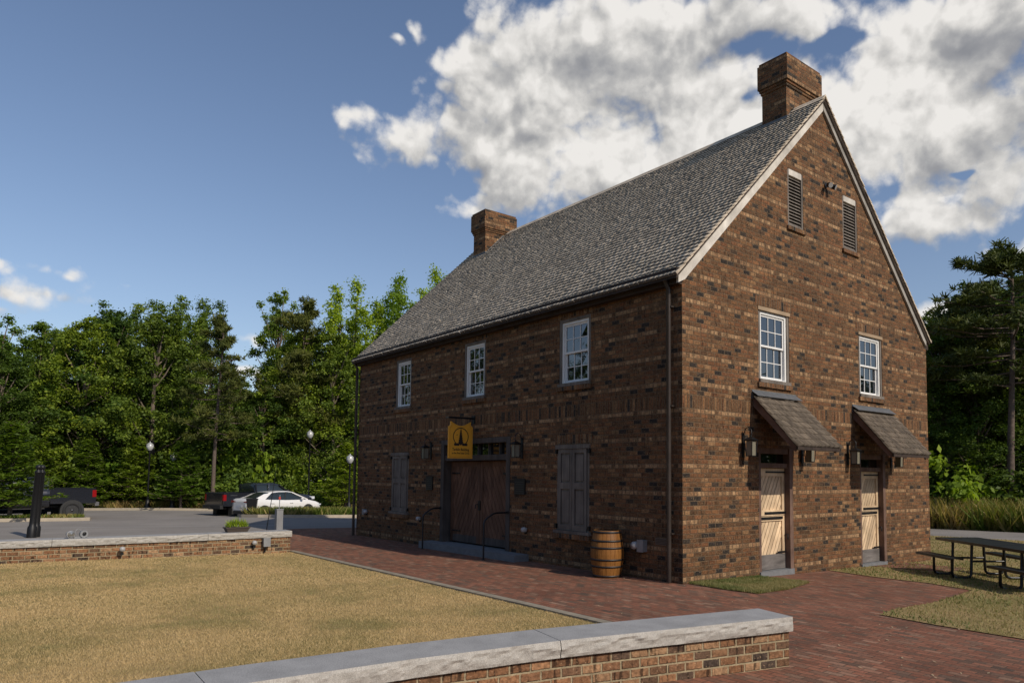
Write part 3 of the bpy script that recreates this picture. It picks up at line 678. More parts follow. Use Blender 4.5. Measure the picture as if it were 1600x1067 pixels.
# big front door
m=MB(); B=lambda a_,b_,c_,d_,e,f,r=0: m.box((a_,c_,e),(b_,d_,f),r,ax=AXF)
B(-8.80,-8.64,.13,2.93,-.3,.02); B(-5.66,-5.50,.13,2.93,-.3,.02); B(-8.64,-5.66,2.80,2.93,-.3,.02); B(-8.64,-5.66,2.36,2.50,-.28,-.02)
M_FRAME=wood_grain((.045,.037,.032),(.10,.085,.075),(1,1,.08),name='dark_door_frame_wood')
fd=m.build('front_door',M_FRAME,house)
m=MB()
for i in range(1,6):
    u=-8.64+2.98*i/6; B(u-.02,u+.02,2.50,2.80,-.24,-.13)
m.each('transom_bar',M_FRAME,fd)
m=MB(); B(-8.64,-5.66,2.5,2.8,-.22,-.2); m.build('transom_pane',M_GLASS,fd)
def chevron(m,a,b,c,d,n0,n1,sgn,pw=.15,slope=2.4):
    # diagonal boards clipped to rectangle
    k=pw*math.sqrt(1+slope*slope); lo=-(b-a)*slope*2; t=-6
    s=-40
    while s<60:
        x0=s*k/slope; x1=(s+1)*k/slope-(.016 if pw<.12 else .012)*math.sqrt(1+slope*slope)/slope
        poly=[(a-9,-99),(b+9,-99),(b+9,99),(a-9,99)]
        # line: x - sgn*(v-c)/slope in [a+x0,a+x1]
        poly=[(a,c),(b,c),(b,d),(a,d)]
        poly=clip(poly,-1,sgn/slope,-(a+x0)+sgn*c/slope); 
        if poly: poly=clip(poly,1,-sgn/slope,(a+x1)-sgn*c/slope)
        if len(poly)>2: m.prism(poly,n0,n1+random.uniform(0,.003),ax=m.axs,r=random.random())
        s+=1
for k,(a,b,sg) in enumerate(((-8.60,-7.16,1),(-7.14,-5.70,-1))):
    m=MB(); st=.13
    B=lambda a_,b_,c_,d_,e,f,r=.5: m.box((a_,c_,e),(b_,d_,f),r,ax=AXF)
    B(a,a+st,.17,2.34,-.28,-.205,.3); B(b-st,b,.17,2.34,-.28,-.205,.3); B(a+st,b-st,2.2,2.34,-.28,-.206,.3)
    lf=m.build('door_leaf',M_DOORD,fd)
    m=MB(); m.axs=AXF; chevron(m,a+st,b-st,.36,2.2,-.27,-.22,sg,pw=.15,slope=1.9); m.build('diagonal_board',M_DOORD,fd); m=MB(); B(a,b,.17,2.34,-.30,-.281); m.build('dark_gap_backing',M_BLACKM,fd)  # black sheet added behind the boards so the gaps look shaded
    m=MB(); B(a+st,b-st,.17,.36,-.28,-.203); m.build('bottom_rail',M_FRAME,fd)
m=MB(); B(-7.2,-7.1,1.05,1.3,-.203,-.18); m.tube([(-7.22,.19,1.2),(-7.22,.12,1.2),(-7.22,.12,1.1)],.012); B(-8.5,-8.1,.44,.48,-.2,-.19); B(-6.1,-5.75,.44,.48,-.2,-.19); B(-8.55,-8.15,2.0,2.04,-.2,-.19); B(-6.1,-5.75,2.0,2.04,-.2,-.19)
m.each('door_fitting',M_BLACKM,fd)
m=MB(); m.box((-9.25,-.42,-.15),(-4.72,.0,.13)); m.box((-8.8,.0,-.1),(-5.5,.3,.128)); m.build('stone_step',M_STONE,house)
# gable doors (recessed light pine half doors)
def gdoor(u0,u1,v0,v1):
    m=MB(); B=lambda a_,b_,c_,d_,e,f,r=.5: m.box((a_,c_,e),(b_,d_,f),r,ax=AXG)
    B(u0,u0+.10,v0-.3,v1,-.2,-.02); B(u1-.12,u1,v0-.3,v1,-.2,.012); B(u0+.1,u1-.12,v1-.12,v1,-.2,-.02); B(u0+.1,u1-.12,v1-.42,v1-.32,-.2,-.04)
    d=m.build('side_door',M_BWOOD,house)
    m=MB(); B(u0+.1,u1-.12,v1-.32,v1-.12,-.17,-.15); m.build('transom_pane',M_GLASS,d)
    a,b=u0+.105,u1-.125; top=v1-.425; mid=1.16
    for (c,e,kick) in ((v0+.02,mid-.006,True),(mid+.006,top,False)):
        m=MB(); st=.10
        B(a,a+st,c,e,-.19,-.12); B(b-st,b,c,e,-.19,-.12); B(a+st,b-st,e-(.10 if kick else .17),e,-.19,-.1195,.6)
        lower=.0 if kick else .12
        if lower: B(a+st,b-st,c,c+lower,-.19,-.1195,.6)
        kh=.30 if kick else lower
        m.axs=AXG; chevron(m,a+st,b-st,c+kh,e-(.10 if kick else .17),-.189,-.15,1,pw=.11,slope=1.9)
        m.build('half_door',M_DOORL,d); m=MB(); B(a,b,c,e,-.21,-.192); m.build('dark_gap_backing',M_BLACKM,d)  # black sheet behind the half door, shade for the board gaps
        if kick: m=MB(); B(a,b,c-.01,c+.30,-.19,-.112); m.build('kick_board',M_GREYD,d)
    m=MB(); B(a+.02,b-.1,mid-.07,mid-.015,-.118,-.10); B(a+.25,b,mid+.04,mid+.09,-.118,-.10); B(a+.3,b,top-.1,top-.065,-.118,-.10); B(b-.3,b,v0+.34,v0+.375,-.11,-.10)
    m.tube([(-.1,b-.02,.75),(-.05,b-.0,.75),(-.05,b-.0,.65)],.012)
    m.each('strap_hinge',M_BLACKM,d)
    m=MB(); B(u0,u1,v0-.3,v0,-.3,.03); m.build('threshold',M_STONE,d)
gdoor(2.38,3.60,.03,2.60); gdoor(6.48,7.72,-.10,2.56)
# cornice, gutter, downspouts
EZ=5.98; SL=.987; TH=math.atan(SL)
m=MB(); m.box((-L_-.05,-.14,5.62),(.0,.0-.001,5.86)); m.box((-L_-.1,-.24,5.80),(.08,-.14,5.90)); m.build('cornice',M_DWOOD,house)
m=MB(); m.box((-L_-.05,D_+.001,5.55),(.0,D_+.14,5.86)); m.box((-L_-.1,D_+.14,5.74),(.08,D_+.22,5.84)); m.build('cornice',M_DWOOD,house)
for x,zb in ((-.25,.0),(-L_-.02,-.1)):
    m=MB(); y=-.10
    m.tube([(x,-.22,5.85),(x,-.2,5.72),(x,y,5.55),(x,y,zb+.02)],.045,12)
    for z in (.9,3.3,5.2): m.box((x-.07,-.1,z),(x+.07,0,z+.03))
    m.build('downspout',M_PIPE,house)
# roof: base deck and shingles
def roof_pt(u,x,side):   # u = distance up the slope from eave line
    c,s_=math.cos(TH),math.sin(TH)
    y=-.28+u*c; z=EZ-.28*SL+.0+u*s_ +.03
    return (x,y,z) if side==0 else (x,2*YR-y,z)
LS=(YR+.28)/math.cos(TH)
X0,X1=-L_-.06,.13
rf=MB()
for side in (0,1):
    a=[roof_pt(0.02,X0+.02,side),roof_pt(0.02,X1-.03,side),roof_pt(LS,X1-.03,side),roof_pt(LS,X0+.02,side)]
    b=[(p[0],p[1],p[2]-.06) for p in a]
    rf.mesh(a+b,[(0,1,2,3),(7,6,5,4),(0,4,5,1),(1,5,6,2),(2,6,7,3),(3,7,4,0)])
deck=rf.build('roof_deck',M_DWOOD,house)
def shingles(name,pt,nrm,x0,x1,LS,ex,wm,tk,m_,parent,seed,length=None,skip=None):
    rg=np.random.default_rng(seed); V=[];F=[];Rn=[];MI=[]; length=length or ex*2.3; nb=0
    nr=int(LS/ex)+1
    for i in range(nr):
        u=i*ex; x=x0-rg.uniform(0,wm)
        while x<x1:
            w_=wm*rg.uniform(.55,1.45); xa=max(x,x0); xb=min(x+w_-.003,x1); x+=w_
            if xb-xa<.02: continue
            uj=u+rg.normal(0,.007)-(.02 if rg.random()<.03 else 0); ue=min(uj+length,LS); t=tk*rg.uniform(.94,1.06); wp=rg.normal(0,.0006); hi=.004; nb0=0 if i==0 else tk*.9-.004
            if skip and skip((xa+xb)/2,u): continue
            base=len(V)
            for (uu,n0,n1) in ((uj,nb0,tk*.9+t),(ue,.0,hi)):
                for xx,sg in ((xa,1),(xb,-1)):
                    p=np.array(pt(uu,xx)); V.append(p+nrm*(n0)); V.append(p+nrm*(n1+wp*sg))
            b=base; # order: 0 lowL,1 upL,2 lowR,3 upR (butt) 4..7 head
            F+= [(b+1,b+3,b+7,b+5),(b,b+2,b+3,b+1),(b,b+1,b+5,b+4),(b+2,b+6,b+7,b+3)]
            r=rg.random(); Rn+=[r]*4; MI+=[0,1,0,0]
    return npmesh(name,V,F,Rn,[m_,M_SHSHADE],parent,mi=MI)
nf=np.array([0,-math.sin(TH),math.cos(TH)]); nbk=np.array([0,math.sin(TH),math.cos(TH)])
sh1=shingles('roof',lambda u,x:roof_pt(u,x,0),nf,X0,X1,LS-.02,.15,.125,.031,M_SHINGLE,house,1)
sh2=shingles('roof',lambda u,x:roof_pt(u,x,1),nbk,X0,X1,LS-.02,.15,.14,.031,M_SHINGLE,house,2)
m=MB(); zr=roof_pt(LS,0,0)[2]
m.prism([(-.14,-.11),(0,.05),(.14,-.11),(.14,-.07),(0,.085),(-.14,-.07)],X0,X1,ax=((0,1,0),(0,0,1),(1,0,0)),o=(0,YR,zr)); m.build('ridge_cap',M_SHINGLE,house)
# rake boards on both gables
M_GWL=wood_grain((.22,.20,.175),(.40,.37,.33),(1,.15,.15),name='greyed_board')
for xs in ((.003,.055),(-L_-.055,-L_-.003)):
    for sg in (1,-1):
        m=MB()
        pts=[(-.16,5.98-.16*SL-.20),(-.16,5.98-.16*SL-.04),(YR,5.98+YR*SL-.04),(YR,5.98+YR*SL-.26+(.0 if sg==1 else .06)),(.02,5.98-.02*SL-.25+(.0 if sg==1 else .06))]
        pts=[(p[0] if sg==1 else 2*YR-p[0],p[1]) for p in pts]
        m.prism(pts if sg==1 else pts[::-1],xs[0],xs[1],ax=((0,1,0),(0,0,1),(1,0,0))); m.build('rake_board',M_RAKE if sg==1 else M_GWL,house)
        m=MB(); pts=[(-.26,5.98-.26*SL-.04),(-.26,5.98-.26*SL+.03),(YR,5.98+YR*SL+.03),(YR,5.98+YR*SL-.04)]
        pts=[(p[0] if sg==1 else 2*YR-p[0],p[1]) for p in pts]
        e=.04 if xs[0]>0 else -.04
        m.prism(pts if sg==1 else pts[::-1],xs[0]+e,xs[1]+e,ax=((0,1,0),(0,0,1),(1,0,0))); m.build('rake_trim',M_GWOOD,house)
# chimneys
def chimney(x0,x1,y0,y1,z0,z1):
    m=MB()
    def ring(e,a,b):
        A=[(x0-e,y0-e),(x1+e,y0-e),(x1+e,y1+e),(x0-e,y1+e)]; n=4
        m.mesh([(p[0],p[1],a) for p in A]+[(p[0],p[1],b) for p in A],[(0,1,5,4),(1,2,6,5),(2,3,7,6),(3,0,4,7),(4,5,6,7),(3,2,1,0)])
    ring(0,z0,z1-.80); ring(.025,z1-.80,z1-.735); ring(.05,z1-.735,z1-.67); ring(.08,z1-.67,z1-.07); ring(.05,z1-.07,z1)
    ch=m.build('chimney',M_BRICK,house)
    m=MB(); m.box((x0+.15,y0+.2,z1-.05),(x1-.15,y1-.2,z1+.012)); m.build('flue',M_BLACKM,ch)
    m=MB(); zf=5.98+SL*y0
    m.box((x0-.03,y0-.02,zf-.3),(x1+.03,y0-.004,zf+.14))
    for xx,e in ((x1,.012),(x0,-.012)):
        poly=[(y0-.02,zf-.1),(y0-.02,zf+.10),(y0+.3,zf+.42),(YR-.1,5.98+SL*(YR-.1)+.16),(YR,5.98+SL*YR+.1),(YR,5.98+SL*YR-.1)]
        m.prism(poly,xx,xx+e,ax=((0,1,0),(0,0,1),(1,0,0)))
    m.build('flashing',M_LEAD,ch)
chimney(-1.41,-.72,4.66,6.05,9.3,12.28); chimney(-13.55,-12.78,3.98,5.25,8.6,11.62)
# door canopies
def canopy(y0,y1,zt,zo,xo,seed):
    m=MB(); ln=math.hypot(xo,zt-zo); cs,sn=xo/ln,(zt-zo)/ln
    P=lambda u,y:(xo-u*cs,y,zo+u*sn)        # u up from outer edge
    a=[P(0,y0+.02),P(0,y1-.02),P(ln,y1-.02),P(ln,y0+.02)]; n=Vector((sn,0,cs)); b=[Vector(p)-n*.03 for p in a]
    a=[Vector(p) for p in a]
    m.mesh(a+b,[(0,1,2,3),(7,6,5,4),(0,4,5,1),(1,5,6,2),(2,6,7,3),(3,7,4,0)])
    can=m.build('door_canopy',M_DWOOD,house)
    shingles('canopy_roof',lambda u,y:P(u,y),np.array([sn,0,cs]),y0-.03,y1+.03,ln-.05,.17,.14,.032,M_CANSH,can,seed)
    for yy in (y0+.03,y1-.08):
        m=MB(); n_=Vector((sn,0,cs)); d=Vector((-cs,0,sn))
        A=Vector(P(.02,yy))-n_*.035; Bp=Vector(P(ln-.02,yy))-n_*.035
        A2=A-n_*.14; B2=Bp-Vector((0,0,.20)); A2=A-Vector((0,0,.10))+Vector((-.03,0,0)); 
        q=[A,Bp,B2,A2]; q=q+[p+Vector((0,.05,0)) for p in q]
        m.mesh(q,[(0,1,2,3),(7,6,5,4),(0,4,5,1),(1,5,6,2),(2,6,7,3),(3,7,4,0)]); m.build('rafter',M_BWOOD,can)
    m=MB(); m.box((xo-.03,y0+.01,zo-.075),(xo+.01,y1-.01,zo-.01)); m.build('fascia',M_DWOOD,can)
    m=MB(); m.box((.0,y0-.02,zt-.1),(.02,y1+.02,zt+.09)); q=[(.02,y0-.03,zt+.05),(.02,y1+.03,zt+.05),(.17,y1+.03,zt-.075+.02),(.17,y0-.03,zt-.075+.02)]
    q=[Vector(p) for p in q]; q2=[p+Vector((.004,0,.008)) for p in q]; m.mesh(q+q2,[(0,1,2,3),(4,5,6,7),(0,4,5,1),(1,5,6,2),(2,6,7,3),(3,7,4,0)][:6]); m.build('flashing',M_LEAD,can)
canopy(2.17,3.74,3.70,2.60,1.04,11); canopy(6.18,8.02,3.66,2.55,.98,12)
# ---------------------------------------------------------------- things on and round the house
def lantern(name,base,N,U,label):
    """N outward normal, U along wall"""
    N=Vector(N);U=Vector(U);Z=Vector((0,0,1)); T=empty(name,base,label=label,cat='wall lantern',group='black lanterns on the house walls')
    ax=(U,Z,N)
    m=MB(); m.box((-.04,-.28,.0),(.04,.22,.02),ax=ax); m.tube([N*.02+Z*.16,N*.07+Z*.30,N*.15+Z*.33,N*.21+Z*.27,N*.22+Z*.17],.010,8); m.tube([N*.02-Z*.1,N*.1-Z*.14,N*.17-Z*.12],.009,8); m.build('bracket',M_BLACKM,T)
    c=N*.20
    m=MB(); 
    for a,b in ((-1,-1),(1,-1),(1,1),(-1,1)):
        m.bar(c+U*a*.068+N*b*.068-Z*.25,c+U*a*.088+N*b*.088+Z*.055,.014)
    for z,h in ((-.26,.072),(.05,.095)): m.box((-h,z,-h),(h,z+.016,h),ax=ax,o=c)
    m.box((-.02,-.245,-.02),(.02,-.13,.02),ax=ax,o=c)
    m.build('cage',M_BLACKM,T)
    m=MB(); m.box((-.066,-.244,-.066),(.066,.05,.066),ax=ax,o=c); m.build('glass',M_FROST,T)
    m=MB(); m.mesh([c+U*a*.115+N*b*.115+Z*.064 for a,b in ((-1,-1),(1,-1),(1,1),(-1,1))]+[c+U*a*.03+N*b*.03+Z*.125 for a,b in ((-1,-1),(1,-1),(1,1),(-1,1))],[(0,1,5,4),(1,2,6,5),(2,3,7,6),(3,0,4,7),(4,5,6,7),(3,2,1,0)]); m.ball(c+Z*.145,.022,10); m.build('cap',M_BLACKM,T)
    return T
lantern('wall_lantern',(-9.38,-.002,2.68),(0,-1,0),(1,0,0),'black lantern on the shaded wall just left of the hanging yellow sign')
lantern('wall_lantern',(-5.02,-.002,2.66),(0,-1,0),(1,0,0),'black lantern on the shaded wall at the top right corner of the big front door')
lantern('wall_lantern',(.002,1.84,2.66),(1,0,0),(0,1,0),'black lantern on the sunlit wall left of the nearer side door')
lantern('wall_lantern',(.002,3.98,2.58),(1,0,0),(0,1,0),'black lantern half hidden below the low right edge of the nearer canopy')
lantern('wall_lantern',(.002,5.92,2.56),(1,0,0),(0,1,0),'black lantern on the sunlit wall left of the farther side door')
lantern('wall_lantern',(.002,8.06,2.52),(1,0,0),(0,1,0),'black lantern half hidden below the low right edge of the farther canopy')

# hanging sign
SG=empty('hanging_sign',(-7.15,-.0,3.43),label='yellow hanging sign with pine tree emblem above the big front door',cat='hanging sign')
M_YEL=mat('yellow_sign_paint',rough=.5,build=var((.80,.37,.03),.08,4)); M_ORG=mat('orange_sign_border',(.55,.20,.025),.5); M_INK=mat('sign_ink',(.02,.012,.008),.6)
m=MB(); m.bar((0,-.02,.02),(0,-.86,.02),.035,.05); m.box((-.05,-.0,-.12),(.05,-.03,.09)); m.box((-.01,-.14,-.0),(.01,-.12,-.1)); m.build('bracket',M_BLACKM,SG)
def scallop(e):
    # local (u: along -y, v: z); u from 0..0.70
    w0,w1=.06+e,.78-e; b=-1.03+e; sh=-.21-e*.6; t=-.08-e*1.2; pts=[(w0,b),(w1,b),(w1,sh)]
    pts+=[(w1-.035,sh+.012),(w1-.055,sh+.045),(w1-.06,t)]
    n=9
    a0=w1-.06-.02; a1=w0+.06+.02
    for i in range(n+1):
        f=i/n; pts.append((a0+(a1-a0)*f,t-.10*math.sin(math.pi*f)-.01))
    pts+=[(w0+.06,t),(w0+.055,sh+.045),(w0+.035,sh+.012),(w0,sh)]
    return pts
axs=((0,-1,0),(0,0,1),(1,0,0))
m=MB(); m.prism(scallop(0),-.022,.022,ax=axs); m.build('board',M_YEL,SG)
for sgn in (1,-1):
    m=MB(); a=scallop(.030); b=scallop(.040); n=len(a)
    for i in range(n):
        j=(i+1)%n; f=lambda p:(sgn*.0245,-p[0],p[1]); m.face([f(a[i]),f(a[j]),f(b[j]),f(b[i])])
    m.build('border_line',M_ORG,SG)
m=MB(); xx=.026; cu,cv=.42,-.47; N=40
for i in range(N):
    a=2*math.pi*i/N-math.pi/2; b=2*math.pi*(i+1)/N-math.pi/2
    if abs((i+.5)/N-.5)>.44: continue
    P=lambda r,t:(xx,-(cu+r*math.cos(t)),cv+r*math.sin(t)); m.face([P(.235,a),P(.235,b),P(.212,b),P(.212,a)])
tree=[]; hh=.40
for i in range(7): 
    f=i/7; wd=.015+.075*f; tree.append((wd,.19-hh*f)); tree.append((wd*.72,.19-hh*f-.012))
poly=[(0,.215)]+tree+[(.012,-.22),(-.012,-.22)]+[(-a,b) for a,b in tree[::-1]]
m.face([(xx,-(cu+p[0]),cv+p[1]) for p in poly])
for du in (-.12,.12): 
    m.face([(xx+.0005,-(cu+du+.085*math.cos(t)),cv-.20+.04*math.sin(t)+.01*math.sin(3*t)) for t in [2*math.pi*k/12 for k in range(12)]])
m.box((xx,-(cu+.14),cv+.04),(xx+.001,-(cu+.10),cv+.05)); m.box((xx,-(cu+.10),cv+.045),(xx+.001,-(cu+.085),cv+.06))
m.build('emblem',M_INK,SG)
def text(s,size,loc,rot,m_,parent,name='lettering',ext=.001,sx=1):
    c=bpy.data.curves.new(name,'FONT'); c.body=s; c.size=size; c.align_x='CENTER'; c.extrude=ext; c.offset=size*.012
    o=bpy.data.objects.new('tmp',c); COL.objects.link(o); bpy.context.view_layer.update()
    me=bpy.data.meshes.new_from_object(o.evaluated_get(bpy.context.evaluated_depsgraph_get())); bpy.data.objects.remove(o)
    me.materials.clear(); me.materials.append(m_); q=bpy.data.objects.new(name,me); COL.objects.link(q); q.parent=parent; q.location=loc; q.rotation_euler=rot; q.scale=(sx,1,1); return q
text('Tarkiln Building',.098,(xx,-.42,-.83),(R(90),0,R(90)),M_INK,SG,sx=.82); text('at the Pine State Circle',.068,(xx,-.42,-.915),(R(90),0,R(90)),M_INK,SG,sx=.82)

# plaques
for x,z,w_,h_,lb in ((-9.42,1.73,.36,.39,'small dark wall plaque left of the big front door'),(-5.08,1.71,.42,.38,'small dark wall plaque right of the big front door')):
    T=empty('wall_plaque',(x,-.002,z),label=lb,cat='plaque'); m=MB(); m.box((-w_/2,-.03,-h_/2),(w_/2,0,h_/2)); m.build('plate',M_BLACKM,T)
    m=MB()
    for i in range(5): m.box((-w_/2+.05+.02*(i%2),-.032,h_/2-.09-i*.055),(w_/2-.05,-.0305,h_/2-.08-i*.055))
    m.box((-w_/2+.02,-.034,-h_/2+.02),(w_/2-.02,-.031,-h_/2+.03)); m.build('raised_line',mat('plaque_line',(.04,.045,.045),.4),T)
# handrails
def rail(x,yp,label):
    T=empty('handrail',(x,yp,G(x,yp)),label=label,cat='handrail',group='handrails at the front door')
    m=MB(); m.tube([(0,0,-.02),(0,0,.86),(0,.03,.93),(0,.12,1.00),(0,.26,1.08),(0,.36,1.10),(0,-yp,1.10)],.021,10); m.build('rail',M_BLACKM,T)
    m=MB(); m.lathe([(.05,0),(.05,.012),(.028,.02)],14); m.lathe([(.045,0),(.045,.012)],12,c=(0,-yp-.03,1.10),ax=((1,0,0),(0,0,1),(0,-1,0))); m.build('flange',M_BLACKM,T)
rail(-8.78,-.56,'black handrail on the left side of the front door step'); rail(-5.55,-.72,'black handrail on the right side of the front door step')
# outdoor sockets
M_GALV=mat('grey_cast_box',rough=.5,metal=.2,build=var((.25,.255,.26),.15,6)); M_SPOT=mat('white_lamp_head',(.36,.35,.34),.4)
def socket(base,N,U,label,two=True,sc=1):
    N=Vector(N);U=Vector(U);Z=Vector((0,0,1)); T=empty('socket_box',base,label=label,cat='outdoor socket'); T.scale=(sc,)*3
    if two:
        m=MB(); m.box((-.06,-.09,0),(.06,.09,.09),ax=(U,Z,N)); m.box((-.065,-.095,.09),(.065,.095,.102),ax=(U,Z,N)); m.build('box',M_GALV,T)
    off=-U*.13 if two else Vector((0,0,0))
    m=MB(); m.lathe([(.02,0),(.05,.01),(.062,.05),(.064,.10),(.05,.13),(0,.14)],16,c=off,ax=(U,Z,N)); m.build('lamp_head',M_SPOT,T)
    m=MB(); m.box((-.02,-.1,0),(.02,-.06,.05),ax=(U,Z,N),o=off); m.build('conduit',M_BLACKM,T)
    return T
F_=((0,-1,0),(1,0,0))
socket((-13.62,-.002,.74),(0,-1,0),(-1,0,0),'small grey box with white round cap by the left end of the shaded wall')
socket((-9.93,-.002,.70),*F_,'small white round cap on the shaded wall behind the left handrail',False)
socket((-4.82,-.002,.70),*F_,'small white round cap on the shaded wall right of the front door step',False)
socket((-.98,-.002,.63),*F_,'grey electrical box between the barrel and the downspout',True,1.25)
T=empty('brown_vent_plate',(-.52,-.002,.74),label='flat brown metal plate low on the wall beside the downspout',cat='vent plate')
m=MB(); m.box((-.15,-.02,-.065),(.15,0,.065)); m.build('plate',mat('brown_plate',rough=.6,build=var((.12,.085,.06),.2,10)),T); m=MB()
for i in range(4): m.box((-.13,-.024,-.045+i*.027),(.13,-.02,-.035+i*.027))
m.build('louvre',M_DWOOD,T)
# gable floodlight
T=empty('floodlight',(.002,5.12,8.87),label='small twin floodlight on the gable between the two louvers',cat='floodlight')
m=MB(); m.lathe([(.055,0),(.055,.03)],14,ax=((0,1,0),(0,0,1),(1,0,0))); m.tube([(.03,0,0),(.10,0,-.02)],.012); m.build('mount',M_BLACKM,T)
for dy in (-.09,.09):
    m=MB(); a=Vector((.8,dy*4,-.45)).normalized(); b=a.orthogonal().normalized(); c=a.cross(b); m.lathe([(.025,0),(.055,.05),(.062,.15)],14,c=(.08,dy*.6,0),ax=(b,c,a)); m.build('lamp_head',M_BLACKM,T)
    m=MB(); m.lathe([(.06,0),(.06,.006)],14,c=Vector((.08,dy*.6,0))+a*.151,ax=(b,c,a)); m.build('lens',M_SPOT,T)
# barrel
T=empty('barrel',(-1.62,-.40,G(-1.6,-.4)),label='oak barrel with black hoops standing by the downspout against the house',cat='barrel')
M_OAK=wood_grain((.13,.052,.013),(.33,.145,.036),(1,1,.12),name='oiled_oak',attr=True,rough=.45); M_HOOP=mat('iron_hoop',rough=.5,metal=.4,build=var((.035,.03,.028),.3,12))
prof=lambda z: .265+.065*math.sin(math.pi*z/.92)
m=MB(); ns=24; nz=12
for k in range(ns):
    a0=2*math.pi*k/ns; a1=2*math.pi*(k+1)/ns-.012; vs=[];fs=[]
    for i in range(nz+1):
        z=.92*i/nz; r_=prof(z)
        for a in (a0,(a0+a1)/2,a1): vs.append((r_*math.cos(a),r_*math.sin(a),z))
        for a in (a0,(a0+a1)/2,a1): vs.append(((r_-.025)*math.cos(a),(r_-.025)*math.sin(a),z))
    for i in range(nz):
        b=i*6; fs+=[(b,b+1,b+7,b+6),(b+1,b+2,b+8,b+7),(b+2,b+5,b+11,b+8),(b+3,b,b+6,b+9)]
    b=nz*6; fs+=[(b,b+1,b+4,b+3),(b+1,b+2,b+5,b+4)]
    m.mesh(vs,fs,random.random())
m.build('staves',M_OAK,T)
m=MB(); m.lathe([(.25,.885),(.25,.89),(0,.89)],24); m.build('lid',M_OAK,T)
for z in (.015,.20,.335,.565,.70,.865):
    m=MB(); h=.04; m.lathe([(prof(z)-.003,z),(prof(z)+.006,z),(prof(z+h)+.006,z+h),(prof(z+h)-.003,z+h)],32); m.build('hoop',M_HOOP,T)
# picnic table: square top turned cornerwise, four benches on bent tube frames
tc=(3.17,6.45); tz=-.17
T=empty('picnic_table',(tc[0],tc[1],tz),R(0),label='black metal picnic table with attached benches on the grass right of the house',cat='picnic table')
M_MESHM=mat('black_coated_steel',rough=.35,build=var((.009,.010,.011),.2,30,.3))
ex=Vector((.80,-.60,0)); ey=Vector((.60,.80,0))     # table axes
def slab(m,u0,u1,v0,v1,z0,z1):
    m.box((u0,v0,z0),(u1,v1,z1),ax=(ex,ey,(0,0,1)))
m=MB(); slab(m,-1.75,.19,-.5,.5,.765,.80); slab(m,.21,2.15,-.5,.5,.765,.80)
for u in (-1.745,2.115): slab(m,u,u+.03,-.5,.5,.745,.765)
slab(m,-1.75,2.15,-.5,-.47,.745,.7645); slab(m,-1.75,2.15,.47,.5,.745,.7645)
m.build('table_top',M_MESHM,T)
for v in (-.80,.80):
    for u0,u1 in ((-1.78,-.42),(.82,2.15)):
        m=MB(); slab(m,u0,u1,v-.15,v+.15,.445,.47); slab(m,u0,u1,v-.15,v-.13,.42,.445); slab(m,u0,u1,v+.13,v+.15,.42,.445); m.build('bench',M_MESHM,T)
for u in (-1.3,-.6,1.0,1.8):
    m=MB()
    for s_ in (1,-1):
        if abs(u)<.5: uu=[u,u*3,u*5]
        else: uu=[u,u,u]
        P=lambda a,v,z: ex*a+ey*v*s_+Vector((0,0,z))
        m.tube([P(u,.35,.765),P(u,.38,.10),P(u,.42,.045),P(u,.50,.025),P(uu[1],.68,.025),P(uu[1],.77,.05),P(uu[1],.80,.11),P(uu[1],.80,.445)],.030,10)
    m.tube([P(u,.38,.38),P(u,-.38,.38)],.024,8)
    m.build('leg_frame',M_MESHM,T)
